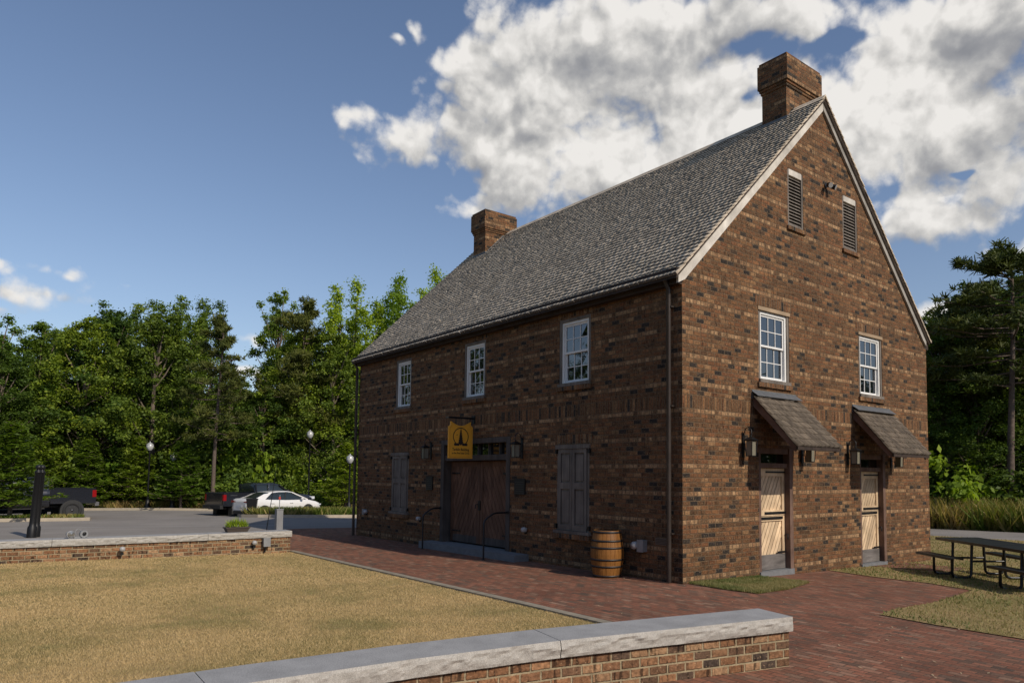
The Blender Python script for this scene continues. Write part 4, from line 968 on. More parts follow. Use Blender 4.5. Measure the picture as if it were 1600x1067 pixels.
# low brick walls with granite coping
def polylen(P):
    d=[0]
    for a,b in zip(P,P[1:]): d.append(d[-1]+math.dist(a,b))
    return d
def low_wall(name,C_,hw,z0,ztop,th,joints,label,zb=-.3):
    T=empty(name,(C_[0][0],C_[0][1],0),label=label,cat='low wall'); o=Vector((C_[0][0],C_[0][1],0))
    d=polylen(C_); 
    def at(s):
        s=max(0,min(s,d[-1])); i=max(k for k in range(len(d)-1) if d[k]<=s+1e-9); f=(s-d[i])/(d[i+1]-d[i]); p=Vector((*C_[i],0)).lerp(Vector((*C_[i+1],0)),f)
        i0=min(max(i,0),len(C_)-2)
        def tg(i): i=max(0,min(i,len(C_)-2)); return (Vector((*C_[i+1],0))-Vector((*C_[i],0))).normalized()
        t=tg(i); t2=tg(i+1) if f>.5 else tg(i-1); w_=abs(f-.5); t=(t*(1-w_)+t2*w_).normalized()
        return p-o,Vector((-t.y,t.x,0))
    L=d[-1]; n=int(L/.25); m=MB(); ib=hw-.035
    ss=[.03+(L-.03)*i/n for i in range(n+1)]
    for a,b in zip(ss,ss[1:]):
        pa,na=at(a);pb,nb_=at(b)
        for sg in (1,-1):
            q=[pa+na*ib*sg+Vector((0,0,zb)),pb+nb_*ib*sg+Vector((0,0,zb)),pb+nb_*ib*sg+Vector((0,0,ztop-th+.002)),pa+na*ib*sg+Vector((0,0,ztop-th+.002))]
            m.face(q if sg==-1 else q[::-1],[(a,zb),(b,zb),(b,ztop-th),(a,ztop-th)] if sg==-1 else [(a,ztop-th),(b,ztop-th),(b,zb),(a,zb)])
    p,nn=at(.03); m.face([p+nn*ib+Vector((0,0,zb)),p-nn*ib+Vector((0,0,zb)),p-nn*ib+Vector((0,0,ztop-th)),p+nn*ib+Vector((0,0,ztop-th))],[(5+ib,zb),(5-ib,zb),(5-ib,ztop-th),(5+ib,ztop-th)])
    m.build('brickwork',M_LOWB,T)
    J=[0]+joints+[L]; rg=np.random.default_rng(5)
    for a,b in zip(J,J[1:]):
        a+=.004;b-=.004; nu=max(8,int((b-a)/.03)); nv=6; m=MB()
        dz=rg.normal(0,.0015)
        def rock(s,v,side):
            e=math.sin(math.pi*min(max(v,0),1))
            q=float(vnoise([s*1.0+side*31],[v*.5],.11,11)[0])*.6+float(vnoise([s+side*17],[v*.3],.04,12)[0])*.3+float(vnoise([s+side*7],[v*.2],.3,13)[0])*.3
            return (q-.35)*.045*(.25+.75*e)
        for side in (1,-1):
            vs=[];fs=[]
            for i in range(nu+1):
                s=a+(b-a)*i/nu; p,nn=at(s)
                for j in range(nv+1):
                    v=j/nv; e=rock(s,v,side) if j<nv else -.004
                    vs.append(p+nn*side*(hw+e)+Vector((0,0,ztop-th+th*v+dz)))
            for i in range(nu):
                for j in range(nv):
                    k=i*(nv+1)+j; f=(k,k+nv+1,k+nv+2,k+1); fs.append(f if side==-1 else f[::-1])
            m.mesh(vs,fs,sm=False,mi=1)
        vs=[];fs=[]
        for i in range(nu+1):
            p,nn=at(a+(b-a)*i/nu)
            for sd in (1,-1): vs.append(p+nn*sd*(hw-.004)+Vector((0,0,ztop+dz)))
            for sd in (1,-1): vs.append(p+nn*sd*(hw-.004)+Vector((0,0,ztop-th+dz)))
        for i in range(nu): k=i*4; fs+=[(k,k+1,k+5,k+4),(k+2,k+6,k+7,k+3)]
        m.mesh(vs,fs,mi=0)
        for s,fl in ((a,0),(b,1)):
            p,nn=at(s); t=Vector((nn.y,-nn.x,0)); n2=8; vs=[];fs=[]
            for i in range(n2+1):
                for j in range(nv+1):
                    u=-1+2*i/n2; v=j/nv; e=rock(u*hw+3,v,3)*1.0 if (0<i<n2 and j<nv and s<.01) else 0
                    vs.append(p+nn*u*(hw-.004)+Vector((0,0,ztop-th+th*v+dz))+t*(-e if fl==0 else e))
            for i in range(n2):
                for j in range(nv): k=i*(nv+1)+j; f=(k,k+nv+1,k+nv+2,k+1); fs.append(f if fl==0 else f[::-1])
            m.mesh(vs,fs,mi=1)
        m.build('coping_slab',[M_GRAN,M_GRANR],T)
    return T
low_wall('low_wall',WALLC,.27,0,.52,.15,[2.76,5.66,8.4],'low curved brick wall with granite coping in the foreground')
LWC=[(-10.29,-3.66),(-10.38,-6.0),(-10.62,-8.9),(-10.95,-11.5),(-11.4,-16)]
low_wall('low_wall',LWC,.27,0,.50,.15,[2.0,5.1,8.2,11],'low brick wall with granite coping between the lawn and the car park')
socket((-10.06,-4.18,.30),(1,0,0),(0,1,0),'grey box on the car park side low wall nearest its end',False,.01) if False else None
def wsock(y,lb,box):
    x=-10.0-.035*max(0,(-y-3.66))-.03
    T=empty('wall_socket',(x,y,.24),label=lb,cat='outdoor socket')
    if box:
        m=MB(); m.box((0,-.08,-.10),(.10,.08,.11)); m.box((.1,-.085,-.105),(.115,.085,.115)); m.build('box',M_GALV,T)
        m=MB(); m.tube([(.05,-.02,-.1),(.05,-.03,-.25)],.02); m.build('conduit',M_BLACKM,T)
    else:
        m=MB(); m.lathe([(.03,0),(.055,.02),(.06,.07),(.05,.10),(0,.11)],16,ax=((0,1,0),(0,0,1),(1,0,0))); m.build('lamp_head',M_SPOT,T)
        m=MB(); m.box((0,-.03,-.13),(.06,.03,-.07)); m.build('bracket',M_BLACKM,T)
wsock(-4.32,'grey box with lid on the lawn side of the far low wall near its end',True)
wsock(-4.61,'white round lamp on the lawn side of the far low wall beside a grey box',False)
wsock(-7.47,'lone white round lamp midway along the far low wall facing the lawn',False)
# planter on the coping
T=empty('planter',(-10.42,-4.93,.50),R(4),label='brown planter box of upright green herbs on the far low wall',cat='planter')
m=MB(); m.mesh([(-.09,-.24,0),(.09,-.24,0),(.09,.24,0),(-.09,.24,0),(-.12,-.29,.11),(.12,-.29,.11),(.12,.29,.11),(-.12,.29,.11)],[(3,2,1,0),(0,1,5,4),(1,2,6,5),(2,3,7,6),(3,0,4,7),(4,5,6,7)]); m.box((-.13,-.3,.10),(.13,.3,.125)); m.build('trough',mat('dark_brown_plastic',(.06,.045,.035),.6),T)
rg=np.random.default_rng(4); V=[];
for i in range(420):
    x,y=rg.uniform(-.09,.09),rg.uniform(-.25,.25); h=rg.uniform(.10,.30)*(1-abs(y)*1.2); a=rg.uniform(0,6.28); w_=.010; l=rg.normal(0,.04,2)
    z=.12+rg.uniform(0,.5)*h
    V+=[(x-w_*math.cos(a),y-w_*math.sin(a),z-.0),(x+w_*math.cos(a),y+w_*math.sin(a),z),(x+l[0],y+l[1],z+h*.6)]
npmesh('herbs',V,np.arange(len(V)).reshape(-1,3),rg.random(len(V)//3),M_LEAFB,T)
# twin lamp lying beyond the coping
T=empty('twin_spotlight',(-10.6,-8.30,.50),R(10),label='silver twin head spotlight on the far low wall near the black posts',cat='spotlight')
m=MB(); m.box((-.05,-.06,0),(.05,.06,.03)); m.tube([(0,0,.03),(0,-.04,.15),(0,.02,.2),(0,.1,.14)],.008); m.build('mount',M_GALV,T)
for y,mm in ((-.13,M_SPOT),(.13,M_GALV)):
    m=MB(); m.lathe([(.03,-.10),(.075,-.04),(.085,.05),(.08,.06)],16,c=(0,y,.08),ax=((0,1,0),(0,0,1),(1,0,0))); m.build('lamp_head',mm,T)
    m=MB(); m.lathe([(.07 if y<0 else .04,.081),(.0,.088)],14,c=(0,y,.09),ax=((0,1,0),(0,0,1),(1,0,0))); m.build('lens',mat('silver_lens',(.5,.5,.5),.25,.9) if y<0 else M_BLACKM,T)
# things behind the far wall
T=empty('service_post',(-12.7,-3.12,G(-12.7,-3.1)),label='square grey metal service post standing behind the far low wall',cat='post')
m=MB(); m.box((-.09,-.09,0),(.09,.09,.98)); m.box((-.1,-.1,.98),(.1,.1,1.01)); m.build('column',M_GALV,T); m=MB(); m.box((.09,-.05,.3),(.097,.05,.75)); m.build('cover',M_GALV,T)
m=MB(); m.tube([(0,0,1.0),(0,.01,1.42)],.012); m.build('rod',M_GALV,T); m=MB(); m.box((-.02,-.025,1.28),(.02,.025,1.36)); m.build('red_tag',mat('red_tag',(.5,.05,.03),.6),T)
T=empty('marker_rod',(-11.3,-3.95,G(-11.3,-4)),label='thin black flexible rod leaning behind the far low wall',cat='rod')
m=MB(); m.tube([(0,0,0),(.0,.05,.6),(.0,.20,1.75),(0,.26,2.3)],[.016,.013,.008,.005],6); m.build('rod',M_BLACKM,T); m=MB(); m.lathe([(.06,0),(.05,.03),(.02,.04)],12); m.build('base',M_BLACKM,T)
for x,y,lb,ti in ((-18.36,-8.61,'left one of two tall black posts with ball tops beyond the far wall',.0),(-18.60,-8.50,'right one of two tall black posts with ball tops beyond the far wall',.012)):
    T=empty('ball_top_post',(x,y,G(x,y)),label=lb,cat='post'); T.rotation_euler=(R(-2.6),0,0)
    m=MB(); m.lathe([(.13,0),(.125,.30),(.095,.36),(.09,.45),(.082,1.95),(.095,1.96),(.095,2.0),(.06,2.03),(.05,2.06)],20); m.build('shaft',M_BLACKM,T); m=MB(); m.ball((0,0,2.13),.085,16); m.build('ball',M_BLACKM,T)
# street lamps
def lamp(x,y,H,label,small=False):
    z=G(x,y)+.1; T=empty('street_lamp',(x,y,z),label=label,cat='street lamp',group='acorn street lamps round the car park')
    m=MB(); m.lathe([(.20,0),(.2,.12),(.14,.2),(.13,.55),(.09,.65),(.06,.8),(.05,H-.75),(.08,H-.72),(.05,H-.66),(.09,H-.58),(.11,H-.55)],16); m.build('pole',M_BLACKM,T)
    m=MB(); m.lathe([(.10,H-.55),(.17,H-.46),(.22,H-.33),(.215,H-.22),(.15,H-.17)],20); m.build('globe',mat('milky_globe',(.45,.45,.44),.2) if 'milky_globe' not in bpy.data.materials else bpy.data.materials['milky_globe'],T)
    m=MB(); m.lathe([(.225,H-.22),(.21,H-.16),(.12,H-.07),(.04,H-.03),(.035,H+.02),(0,H+.05)],20); m.build('cap',mat('lamp_cap_silver',(.4,.4,.39),.35,.3) if 'lamp_cap_silver' not in bpy.data.materials else bpy.data.materials['lamp_cap_silver'],T)
lamp(-41.48,8.54,5.55,'black street lamp with white acorn globe behind the white sedan'); lamp(-44.9,-.75,4.3,'black street lamp with acorn globe standing left of the middle young cypress')
lamp(-44.2,.55,3.6,'shorter acorn street lamp half hidden by the neat conical cypress'); lamp(-34.3,8.4,3.7,'slender pale topped street lamp by the trees left of the house')
# bin
T=empty('litter_bin',(-29.75,1.25,G(-29.75,1.25)+.14),label='black open tapered bin on the grass in front of the white sedan',cat='bin')
m=MB(); pr=[(.26,0),(.36,.74),(.38,.74),(.38,.80),(.35,.80),(.34,.70),(.26,.05)]; m.lathe(pr,4,ax=((math.cos(.4),math.sin(.4),0),(-math.sin(.4),math.cos(.4),0),(0,0,1)),sm=False); m.build('body',M_BLACKM,T)
# ---------------------------------------------------------------- trees
def unit(a): return a/np.maximum(np.linalg.norm(a,axis=-1,keepdims=True),1e-9)
def leafcards(C,out,size,rg,flat=.5,asp=.6):
    n=len(C); nrm=unit(out*flat+rg.normal(0,.55,(n,3))+np.array([0,0,.35])); a=unit(np.cross(nrm,rg.normal(0,1,(n,3)))); b=np.cross(nrm,a)
    s=(size*rg.uniform(.6,1.35,n))[:,None]
    return np.stack([C-a*s,C-b*s*asp+nrm*s*.18,C+a*s,C+b*s*asp+nrm*s*.18],1)
def clump_leaves(cent,rad,n,size,rg,flatz=.75):
    """leaf sprays in the outer shell of a clump"""
    d=unit(rg.normal(0,1,(n,3))+np.array([0,0,.25])); r=rad*np.abs(rg.normal(.62,.36,n))
    # lumpy
    p=d*r[:,None]; p[:,2]*=flatz
    return leafcards(cent+p,d,size,rg),d
def trunk_mesh(H,r0,limbs,rg,bend=.3):
    m=MB(); ph=rg.uniform(0,6.28); P=lambda t: Vector((math.sin(ph+t*2.5)*bend*t,math.cos(ph*1.7+t*2.1)*bend*t,H*t))
    m.tube([P(i/8)+Vector((0,0,-.4 if i==0 else 0)) for i in range(9)],[r0*(1.25 if i==0 else 1)*(1-.85*i/8)+.015 for i in range(9)],8)
    for t,e in limbs:
        a=P(t); e=Vector(e); mid=a.lerp(e,.5)+Vector((0,0,-.06*(e-a).length)); m.tube([a,mid,e],[r0*.38*(1-.6*t)+.01,r0*.22+.006,.012],5,cap=False)
    return m,P
def make_dec(name,H,Rm,seed,mleaf,kind='dec',nc=200,npc=160,ls=.092,base=.18,ratio_flat=.75):
    rg=np.random.default_rng(seed); cents=[];rads=[]
    if kind=='pop':
        # several upright leaders with stacked sprays
        lead=[(0,0,1.0)]+[(rg.uniform(.35,.75)*Rm*math.cos(a),rg.uniform(.35,.75)*Rm*math.sin(a),rg.uniform(.84,1.0)) for a in np.linspace(0,6.28,6)[:-1]+rg.uniform(0,1)]
        for lx,ly,lh in lead:
            k=int(nc/len(lead))
            for i in range(k):
                t=base+(lh-base)*((i+rg.random())/k)**.7; w=.50*Rm*(1-((t/lh))**2.0)+.22
                a=rg.uniform(0,6.28); q=rg.uniform(.2,1)*w
                f=min(1,t*1.3); cents.append((lx*f+q*math.cos(a),ly*f+q*math.sin(a),t*H)); rads.append(rg.uniform(.5,.85)*(1.15-.3*t/lh))
    else:
        for i in range(nc):
            t=rg.random()**.9; z=base+(1-base)*t; env=(math.sin(math.pi*(.22+.78*t))**.75) if t<.98 else .12
            env*=(.85+.3*vnoise([seed+t*3.],[i*.0+1.],.7,seed)[0])
            a=rg.uniform(0,6.28); q=math.sqrt(rg.uniform(.12,1))
            lob=1+.22*math.sin(3*a+seed)+.15*math.sin(5*a+2*seed+t*5)
            cents.append((Rm*env*q*lob*math.cos(a),Rm*env*q*lob*math.sin(a),z*H*(.97+.05*math.sin(2*a+seed)))); rads.append(rg.uniform(.4,.95)*(1-.35*t))
        for i in range(18):   # top shoots
            a=rg.uniform(0,6.28); q=rg.uniform(0,.55)*Rm; cents.append((q*math.cos(a),q*math.sin(a),H*rg.uniform(.88,1.04))); rads.append(rg.uniform(.25,.45))
    V=[];Rn=[]
    for c,r in zip(cents,rads):
        k=int(npc*(.5+r*r)); q,d=clump_leaves(np.array(c),r,k,ls,rg,ratio_flat); V.append(q); tone=rg.uniform(-.18,.18); Rn.append(np.clip(.45+tone+rg.normal(0,.2,k),0,1))
    V=np.concatenate(V).reshape(-1,3); Rn=np.concatenate(Rn)
    T=empty(name,(0,0,-200))
    idx=rg.choice(len(cents),min(26,len(cents)),replace=False)
    m,P=trunk_mesh(H*(.72 if kind=='pop' else .9),.012*H+.05,[(max(.08,min(.85,cents[i][2]/H-.12)),cents[i]) for i in idx],rg)
    m.build('trunk',M_BARK,T)
    npmesh('crown',V,np.arange(len(V)).reshape(-1,4),Rn,mleaf,T)
    return T
def make_pine(name,H,Rm,seed,cb=.38,ntuft=900,tl=.26):
    rg=np.random.default_rng(seed); T=empty(name,(0,0,-200)); limbs=[]; tufts=[]
    nb=46
    for i in range(nb):
        t=cb+(1-cb)*((i+rg.random()*.8)/nb); f=(t-cb)/(1-cb)
        L=Rm*(.35+.65*math.sin(math.pi*min(1,.25+.7*f)))*rg.uniform(.55,1.1)*(1 if f<.8 else (1-f)*3+.35)
        a=rg.uniform(0,6.28); rise=rg.uniform(-.12,.28)*L+(.3*L if f>.7 else 0)
        e=np.array([L*math.cos(a),L*math.sin(a),t*H*.96+rise]); s=np.array([0,0,t*H*.96]); limbs.append((t*.96/.97,tuple(e)))
        for k in range(int(ntuft/nb)):
            u=rg.uniform(.35,1.02); p=s+(e-s)*u; p=p+np.array([rg.normal(0,.30),rg.normal(0,.30),rg.normal(.06,.13)])*L*.35*(1.2-u*.3); tufts.append(p)
    for k in range(26): tufts.append(np.array([rg.normal(0,.22),rg.normal(0,.22),H*rg.uniform(.93,1.0)]))
    tufts=np.array(tufts); nn=18; n=len(tufts)*nn
    C=np.repeat(tufts,nn,0)+rg.normal(0,.05,(n,3)); d=unit(rg.normal(0,1,(n,3))+np.array([0,0,.55])); L=tl*rg.uniform(.7,1.3,(n,1)); w=unit(np.cross(d,rg.normal(0,1,(n,3))))*.030
    V=np.stack([C-w,C+w,C+d*L+w*.4,C+d*L-w*.4],1).reshape(-1,3)
    Rn=np.clip(np.repeat(rg.normal(.4,.2,len(tufts)),nn)+rg.normal(0,.12,n),0,1)
    m,P=trunk_mesh(H*.97,.006*H+.06,limbs,rg,.25); m.build('trunk',M_BARKP,T)
    npmesh('crown',V,np.arange(n*4).reshape(-1,4),Rn,M_NEEDLE,T); return T
def make_cypress(name,H,Rm,seed):
    rg=np.random.default_rng(seed); T=empty(name,(0,0,-200)); limbs=[];V=[];Rn=[]
    nb=64
    for i in range(nb):
        t=.14+.84*(i+rg.random()*.7)/nb; L=Rm*(1.08-t)*rg.uniform(.65,1.12)+.08; a=i*2.4+rg.normal(0,.3); rise=(.12+.25*t)*L
        s=np.array([0,0,t*H]); e=s+np.array([L*math.cos(a),L*math.sin(a),rise]); limbs.append((t/.97,tuple(e)))
        k=int(95*L/Rm)+18; u=rg.uniform(.12,1.03,k); sp=(.14+.30*L*np.sin(np.pi*np.clip(u,0,1))**.7)*.8
        side=np.array([-math.sin(a),math.cos(a),0]); C=s+(e-s)*u[:,None]+side*(rg.uniform(-1,1,k)*sp)[:,None]+np.stack([np.zeros(k),np.zeros(k),rg.normal(-.03,.05,k)],1)
        V.append(leafcards(C,np.tile([0,0,1.],(k,1)),.115,rg,1.2,.32)); Rn.append(np.clip(rg.normal(.5,.2,k),0,1))
    V=np.concatenate(V).reshape(-1,3); Rn=np.concatenate(Rn)
    m,P=trunk_mesh(H*.97,.06,limbs,rg,.05); m.build('trunk',M_BARKP,T)
    npmesh('crown',V,np.arange(len(V)).reshape(-1,4),Rn,M_CYPR,T); return T
def make_shrub(name,H,Rm,seed,ml,nc=26,npc=80,ls=.12):
    rg=np.random.default_rng(seed); V=[];Rn=[];cents=[]
    for i in range(nc):
        a=rg.uniform(0,6.28);q=math.sqrt(rg.random())*Rm; z=H*rg.uniform(.12,.95)*(1-.45*(q/Rm)**2); c=(q*math.cos(a),q*math.sin(a),z); cents.append(c)
        k=int(npc*rg.uniform(.6,1.3)); v,d=clump_leaves(np.array(c),rg.uniform(.3,.62)*H/2.2,k,ls,rg); V.append(v); Rn.append(np.clip(.45+rg.uniform(-.2,.2)+rg.normal(0,.2,k),0,1))
    V=np.concatenate(V).reshape(-1,3); T=empty(name,(0,0,-200))
    m=MB()
    for c in cents[:10]: m.tube([(0,0,-.1),(c[0]*.4,c[1]*.4,c[2]*.6),c],[.03,.02,.008],5,cap=False)
    m.build('stem',M_BARK,T); npmesh('foliage',V,np.arange(len(V)).reshape(-1,4),np.concatenate(Rn),ml,T); return T
DEC=[make_dec('broadleaf_tree',14,3.5,21,M_LEAF),make_dec('broadleaf_tree',14,3.9,22,M_LEAFD,nc=210),make_dec('broadleaf_tree',14,3.1,23,M_LEAF,nc=150),make_dec('broadleaf_tree',14,3.6,24,M_LEAFD)]
POP=[make_dec('tulip_tree',17,3.2,31,M_LEAFB,'pop',nc=170,npc=170,ls=.095,base=.12),make_dec('tulip_tree',17,2.8,32,M_LEAF,'pop',nc=150,npc=170,ls=.095,base=.12)]
PIN=[make_pine('pine_tree',14,2.6,41,.36),make_pine('pine_tree',14,3.6,42,.30,ntuft=1300),make_pine('pine_tree',14,3.3,43,.50,ntuft=1300)]
CYP=[make_cypress('bald_cypress',4.2,1.75,51),make_cypress('bald_cypress',4.2,1.6,52)]
SHR=[make_shrub('shrub',2.4,1.5,61,M_LEAF),make_shrub('shrub',2.4,1.6,62,M_LEAFB,nc=22),make_shrub('shrub',3.0,1.7,63,M_LEAFD,nc=30)]
def plant(T,x,y,H,H0,label,cat,group=None,wide=1.0,rot=None,zo=0):
    c=dup(T); s=H/H0; c.location=(x,y,G(x,y)+zo); c.rotation_euler=(0,0,random.uniform(0,6.28) if rot is None else rot); c.scale=(s**.6*wide,s**.6*wide,s)
    tag(c,label,cat,group); return c
ORD='first second third fourth fifth sixth seventh eighth ninth tenth eleventh twelfth thirteenth fourteenth fifteenth sixteenth seventeenth eighteenth nineteenth'.split()
def ordw(n):
    if n<20: return ORD[n-1]
    t={2:('twentieth','twenty'),3:('thirtieth','thirty'),4:('fortieth','forty')}[n//10]
    return t[0] if n%10==0 else t[1]+' '+ORD[n%10-1]
def order(pts): return sorted(pts,key=lambda p: math.atan2(p[0]-CAMXY[0],p[1]-CAMXY[1]))
def dcam(p): return math.hypot(p[0]-CAMXY[0],p[1]-CAMXY[1])
gw='broadleaf trees of the wood behind the car park'
named=[
(PIN[0],-43.3,2.8,13.1,14,'slender pine with a bare trunk behind the black pickup beside the white sedan','pine tree',1.0),
(PIN[1],-46.6,9.9,16.2,14,'broad bushy pine rising behind the white sedan','pine tree',1.0),
(POP[0],-45.9,13.7,18.1,17,'bright green leafy tree with upright sprays standing left of the roof end, shortest of three','tulip tree',1.0),
(POP[0],-46.2,17.6,19.3,17,'bright green upright tree directly behind the low end of the roof','tulip tree',1.0),
(POP[0],-45.0,20.2,20.0,17,'tallest bright green tree showing over the far roof slope','tulip tree',1.0),
(DEC[2],-53.6,10.2,17.3,14,'pale green loose crowned tree left of the bushy pine','broadleaf tree',.9),
(POP[1],-51.6,2.2,16.0,17,'pointed dark green tree top left of the slender pine','tulip tree',.95),
(POP[1],-55.2,4.7,16.4,17,'narrow green tree top between the pointed tree and the slender pine','tulip tree',.85),
(POP[1],-56.1,-0.2,15.8,17,'thin crowned tree rising above the left part of the wood','tulip tree',.9),
(PIN[2],-4.4,28.9,13.9,14,'tall dark pine at the right edge beyond the road','pine tree',1.3),
(PIN[0],-6.6,31.5,12.6,14,'slimmer pine left of the tall dark pine beyond the road','pine tree',1.3)]
for t,x,y,H,H0,lb,ct,wd in named: plant(t,x,y,H,H0,lb,ct,wide=wd)
rest=[(-49.9,0.4,13.9),(-52.4,-2.2,14.4),(-50.6,-4.1,13.7),(-52.8,-6.5,14.0),(-51.5,-8.8,13.3),(-50.5,-11.0,13.6),
(-48.8,5.3,10.6),(-50.3,7.4,8.6),(-46.0,6.8,9.6),(-47.5,9.6,14.4),(-44.9,11.6,14.2),(-45.2,15.2,13.8),(-47.5,2.4,11.3),(-49.2,-2.0,10.3),(-49.5,-5.2,10.2),(-48.8,-8.6,9.8),(-47.8,-10.6,9.8),
(-68.3,10.1,12.2),(-71.5,13.2,11.5),(-69.2,14.1,11.6),(-65.6,3.9,16.4),(-64.6,-3.5,15.1),(-62.9,-7.8,14.1),(-68.2,0.2,16.2),(-60.8,19.5,16.7),(-60.5,24.9,18.7),(-45.9,22.6,18.2),
(-58,-1,14.5),(-58,-5,13.6),(-59,3,14),(-57,8,10.5),(-54,13,15),(-53,17,16),(-44,24,14),(-42.5,18,12)]
rest=[p for i,p in enumerate(rest) if p not in ((-49.5,-5.2,10.2),(-47.5,2.4,11.3),(-49.2,-2.0,10.3))]
for row,pts in (('front',order([p for p in rest if dcam(p)<61])),('back',order([p for p in rest if dcam(p)>=61]))):
    for i,(x,y,H) in enumerate(pts): plant(DEC[(i+(row=='back'))%4],x,y,H*random.uniform(.84,.98),14,ordw(i+1)+' leafy tree from the left, %s row of the wood behind the cars'%row,'broadleaf tree',gw,1.12)
reflect=[(-48.8,-12.8,12.8),(-50.9,-14.6,12.9),(-57,-11.5,13.8),(-56,-19,17),(-58,-24,18),(-56,-30,18),(-52,-36,18),(-46,-41,17),(-38,-44,15),(-30,-47,13),(-20,-48,12)]
for i,(x,y,H) in enumerate(reflect): plant(DEC[i%4],x,y,H,14,'leafy tree of the wood left of the frame, seen reflected in the upper front windows','broadleaf tree','reflected broadleaf trees',1.3)
right=[(-7.2,33.6,12.6),(-9.0,31.8,10.8),(-9.5,36.0,12.3),(-6.6,30.7,8.6),(-7.6,29.6,7.0),(-6.1,37.2,13.4),(-2.6,35.5,12.0),(-11.9,37.1,12.3),(-9.6,42.3,15.0),(-12.5,35.2,11.4),(-13,32,9),(-5.0,34.5,12)]
for i,(x,y,H) in enumerate(order(right)): plant(DEC[(1,3,1,0)[i%4]],x,y,H,14,ordw(i+1)+' dark leafy tree counting right from the house corner, beyond the road','broadleaf tree','broadleaf trees beyond the road',1.12)
cyp=[(-30.4,-8.6,4.3,'feathery young cypress on the grass island at the far left edge'),(-46.9,-3.9,4.6,'feathery young cypress rising behind the tailgate of the leftmost pickup'),(-47.4,-6.4,4.6,'young cypress behind the bed of the leftmost pickup'),(-46.2,-1.2,4.8,'young cypress just left of the leftmost acorn lamp'),(-43.9,1.0,4.5,'neat conical young cypress just left of the slender pine'),(-37.6,9.6,4.7,'young cypress by the left corner of the house')]
for i,(x,y,H,lb) in enumerate(cyp): plant(CYP[i%2],x,y,H,4.2,lb,'cypress',wide=1.25)
# undergrowth along the wood edges
k=0
rg=np.random.default_rng(77)
edge=[(-48.5,-15),(-48.3,-6),(-44.6,1.6),(-41.5,7.2),(-40.0,14),(-38,20)]
ds=polylen(edge); s=0
while s<ds[-1]:
    i=max(q for q in range(len(ds)-1) if ds[q]<=s); f=(s-ds[i])/(ds[i+1]-ds[i]); x=edge[i][0]+(edge[i+1][0]-edge[i][0])*f-rg.uniform(.6,3.6); y=edge[i][1]+(edge[i+1][1]-edge[i][1])*f+rg.normal(0,.4)
    plant(SHR[k%3],x,y,rg.uniform(1.6,3.8),2.4,ordw(k+1)+' leafy shrub from the left along the edge of the car park wood','shrub','undergrowth shrubs by the car park',rg.uniform(.9,1.3)); k+=1; s+=rg.uniform(.75,1.25)
plant(SHR[1],-46.2,6.0,6.6,2.4,'yellow green sapling catching the sun behind the sedan roof','sapling',wide=.8)
s=0
for k in range(26):
    x=-16+k*.62; plant(SHR[k%3],x,28.6+.12*(x+8)+rg.uniform(-.5,2.2),rg.uniform(1.4,3.2),2.4,ordw(k+1)+' leafy shrub from the left in the undergrowth beyond the road','shrub','undergrowth shrubs beyond the road',rg.uniform(.9,1.2))
plant(SHR[1],-6.6,27.0,3.6,2.4,'bright green bush beyond the road just right of the house corner','shrub',wide=1.0)
for T in DEC+POP+PIN+CYP+SHR:
    for c in kids(T): bpy.data.objects.remove(c)
    bpy.data.objects.remove(T)
# tall weeds and grass beyond the road and along the car park
def weeds(name,poly,n,h,w_,seed,**kk):
    blades(name,poly,n,h,w_,M_WEED,seed=seed,near=False,bias=.36,off=-.03,**kk)
weeds('roadside_weeds',[(-20,23.0),(-6,24.7),(-2.5,25.4),(12,26.8),(12,31),(-20,30)],46000,1.25,.05,91)
weeds('car_park_verge',[(-49,-16),(-48,-6),(-43.6,2.2),(-40.9,6.9),(-39.6,14),(-38,20),(-41,20),(-43,14),(-44.5,7),(-47,2),(-51,-6),(-52,-16)],50000,.55,.05,92)
# the far wood closing the view on every side: one mass
def far_wood():
    rg=np.random.default_rng(99); n=90000; V=[]
    a=rg.uniform(0,2*math.pi,n); d=rg.uniform(78,92,n)+6*np.sin(a*7)
    cx,cy=-12.,0.; x=cx+d*np.cos(a)*1.0; y=cy+d*np.sin(a)*.80
    top=9.5+2.5*vnoise(a*20,a*0,1.3,5)+2*vnoise(a*60,a*0,1.,6)
    z=top*np.sqrt(rg.random(n))
    C=np.stack([x,y,z-.5],1); out=np.stack([-np.cos(a),-np.sin(a),np.zeros(n)],1)
    V=leafcards(C,out,.62,rg,.8).reshape(-1,3)
    o=npmesh('far_wood',V,np.arange(n*4).reshape(-1,4),np.clip(rg.normal(.4,.22,n),0,1),M_LEAFD); tag(o,kind='stuff')
far_wood()
# ---------------------------------------------------------------- parked vehicles
def paint(name,c,r=.25): 
    m=mat(name,c,r,.0); m.node_tree.nodes['Principled BSDF'].inputs['Coat Weight'].default_value=.6; m.node_tree.nodes['Principled BSDF'].inputs['Coat Roughness'].default_value=.05; return m
P_WHITE=paint('white_car_paint',(.72,.71,.69)); P_BLACK=paint('black_car_paint',(.018,.020,.026),.12)
M_TYRE=mat('tyre_rubber',(.018,.018,.018),.8); M_RIM=mat('alloy_rim',(.42,.42,.43),.3,.8); M_RIMD=mat('dark_alloy_rim',(.10,.10,.105),.35,.8)
M_CGL=mat('car_glass',(.02,.027,.028),.04,ior=1.6); M_RED=mat('red_tail_lamp',(.26,.008,.01),.15); M_TRIM=mat('black_plastic_trim',(.02,.02,.02),.6); M_CHR=mat('chrome_bumper',(.5,.5,.5),.2,.9); M_LAMPG=mat('headlamp_glass',(.6,.62,.65),.1)
def lerp_st(st,x):
    xs=[s[0] for s in st]; return [float(np.interp(x,xs,[s[k] for s in st])) for k in range(1,len(st[0]))]
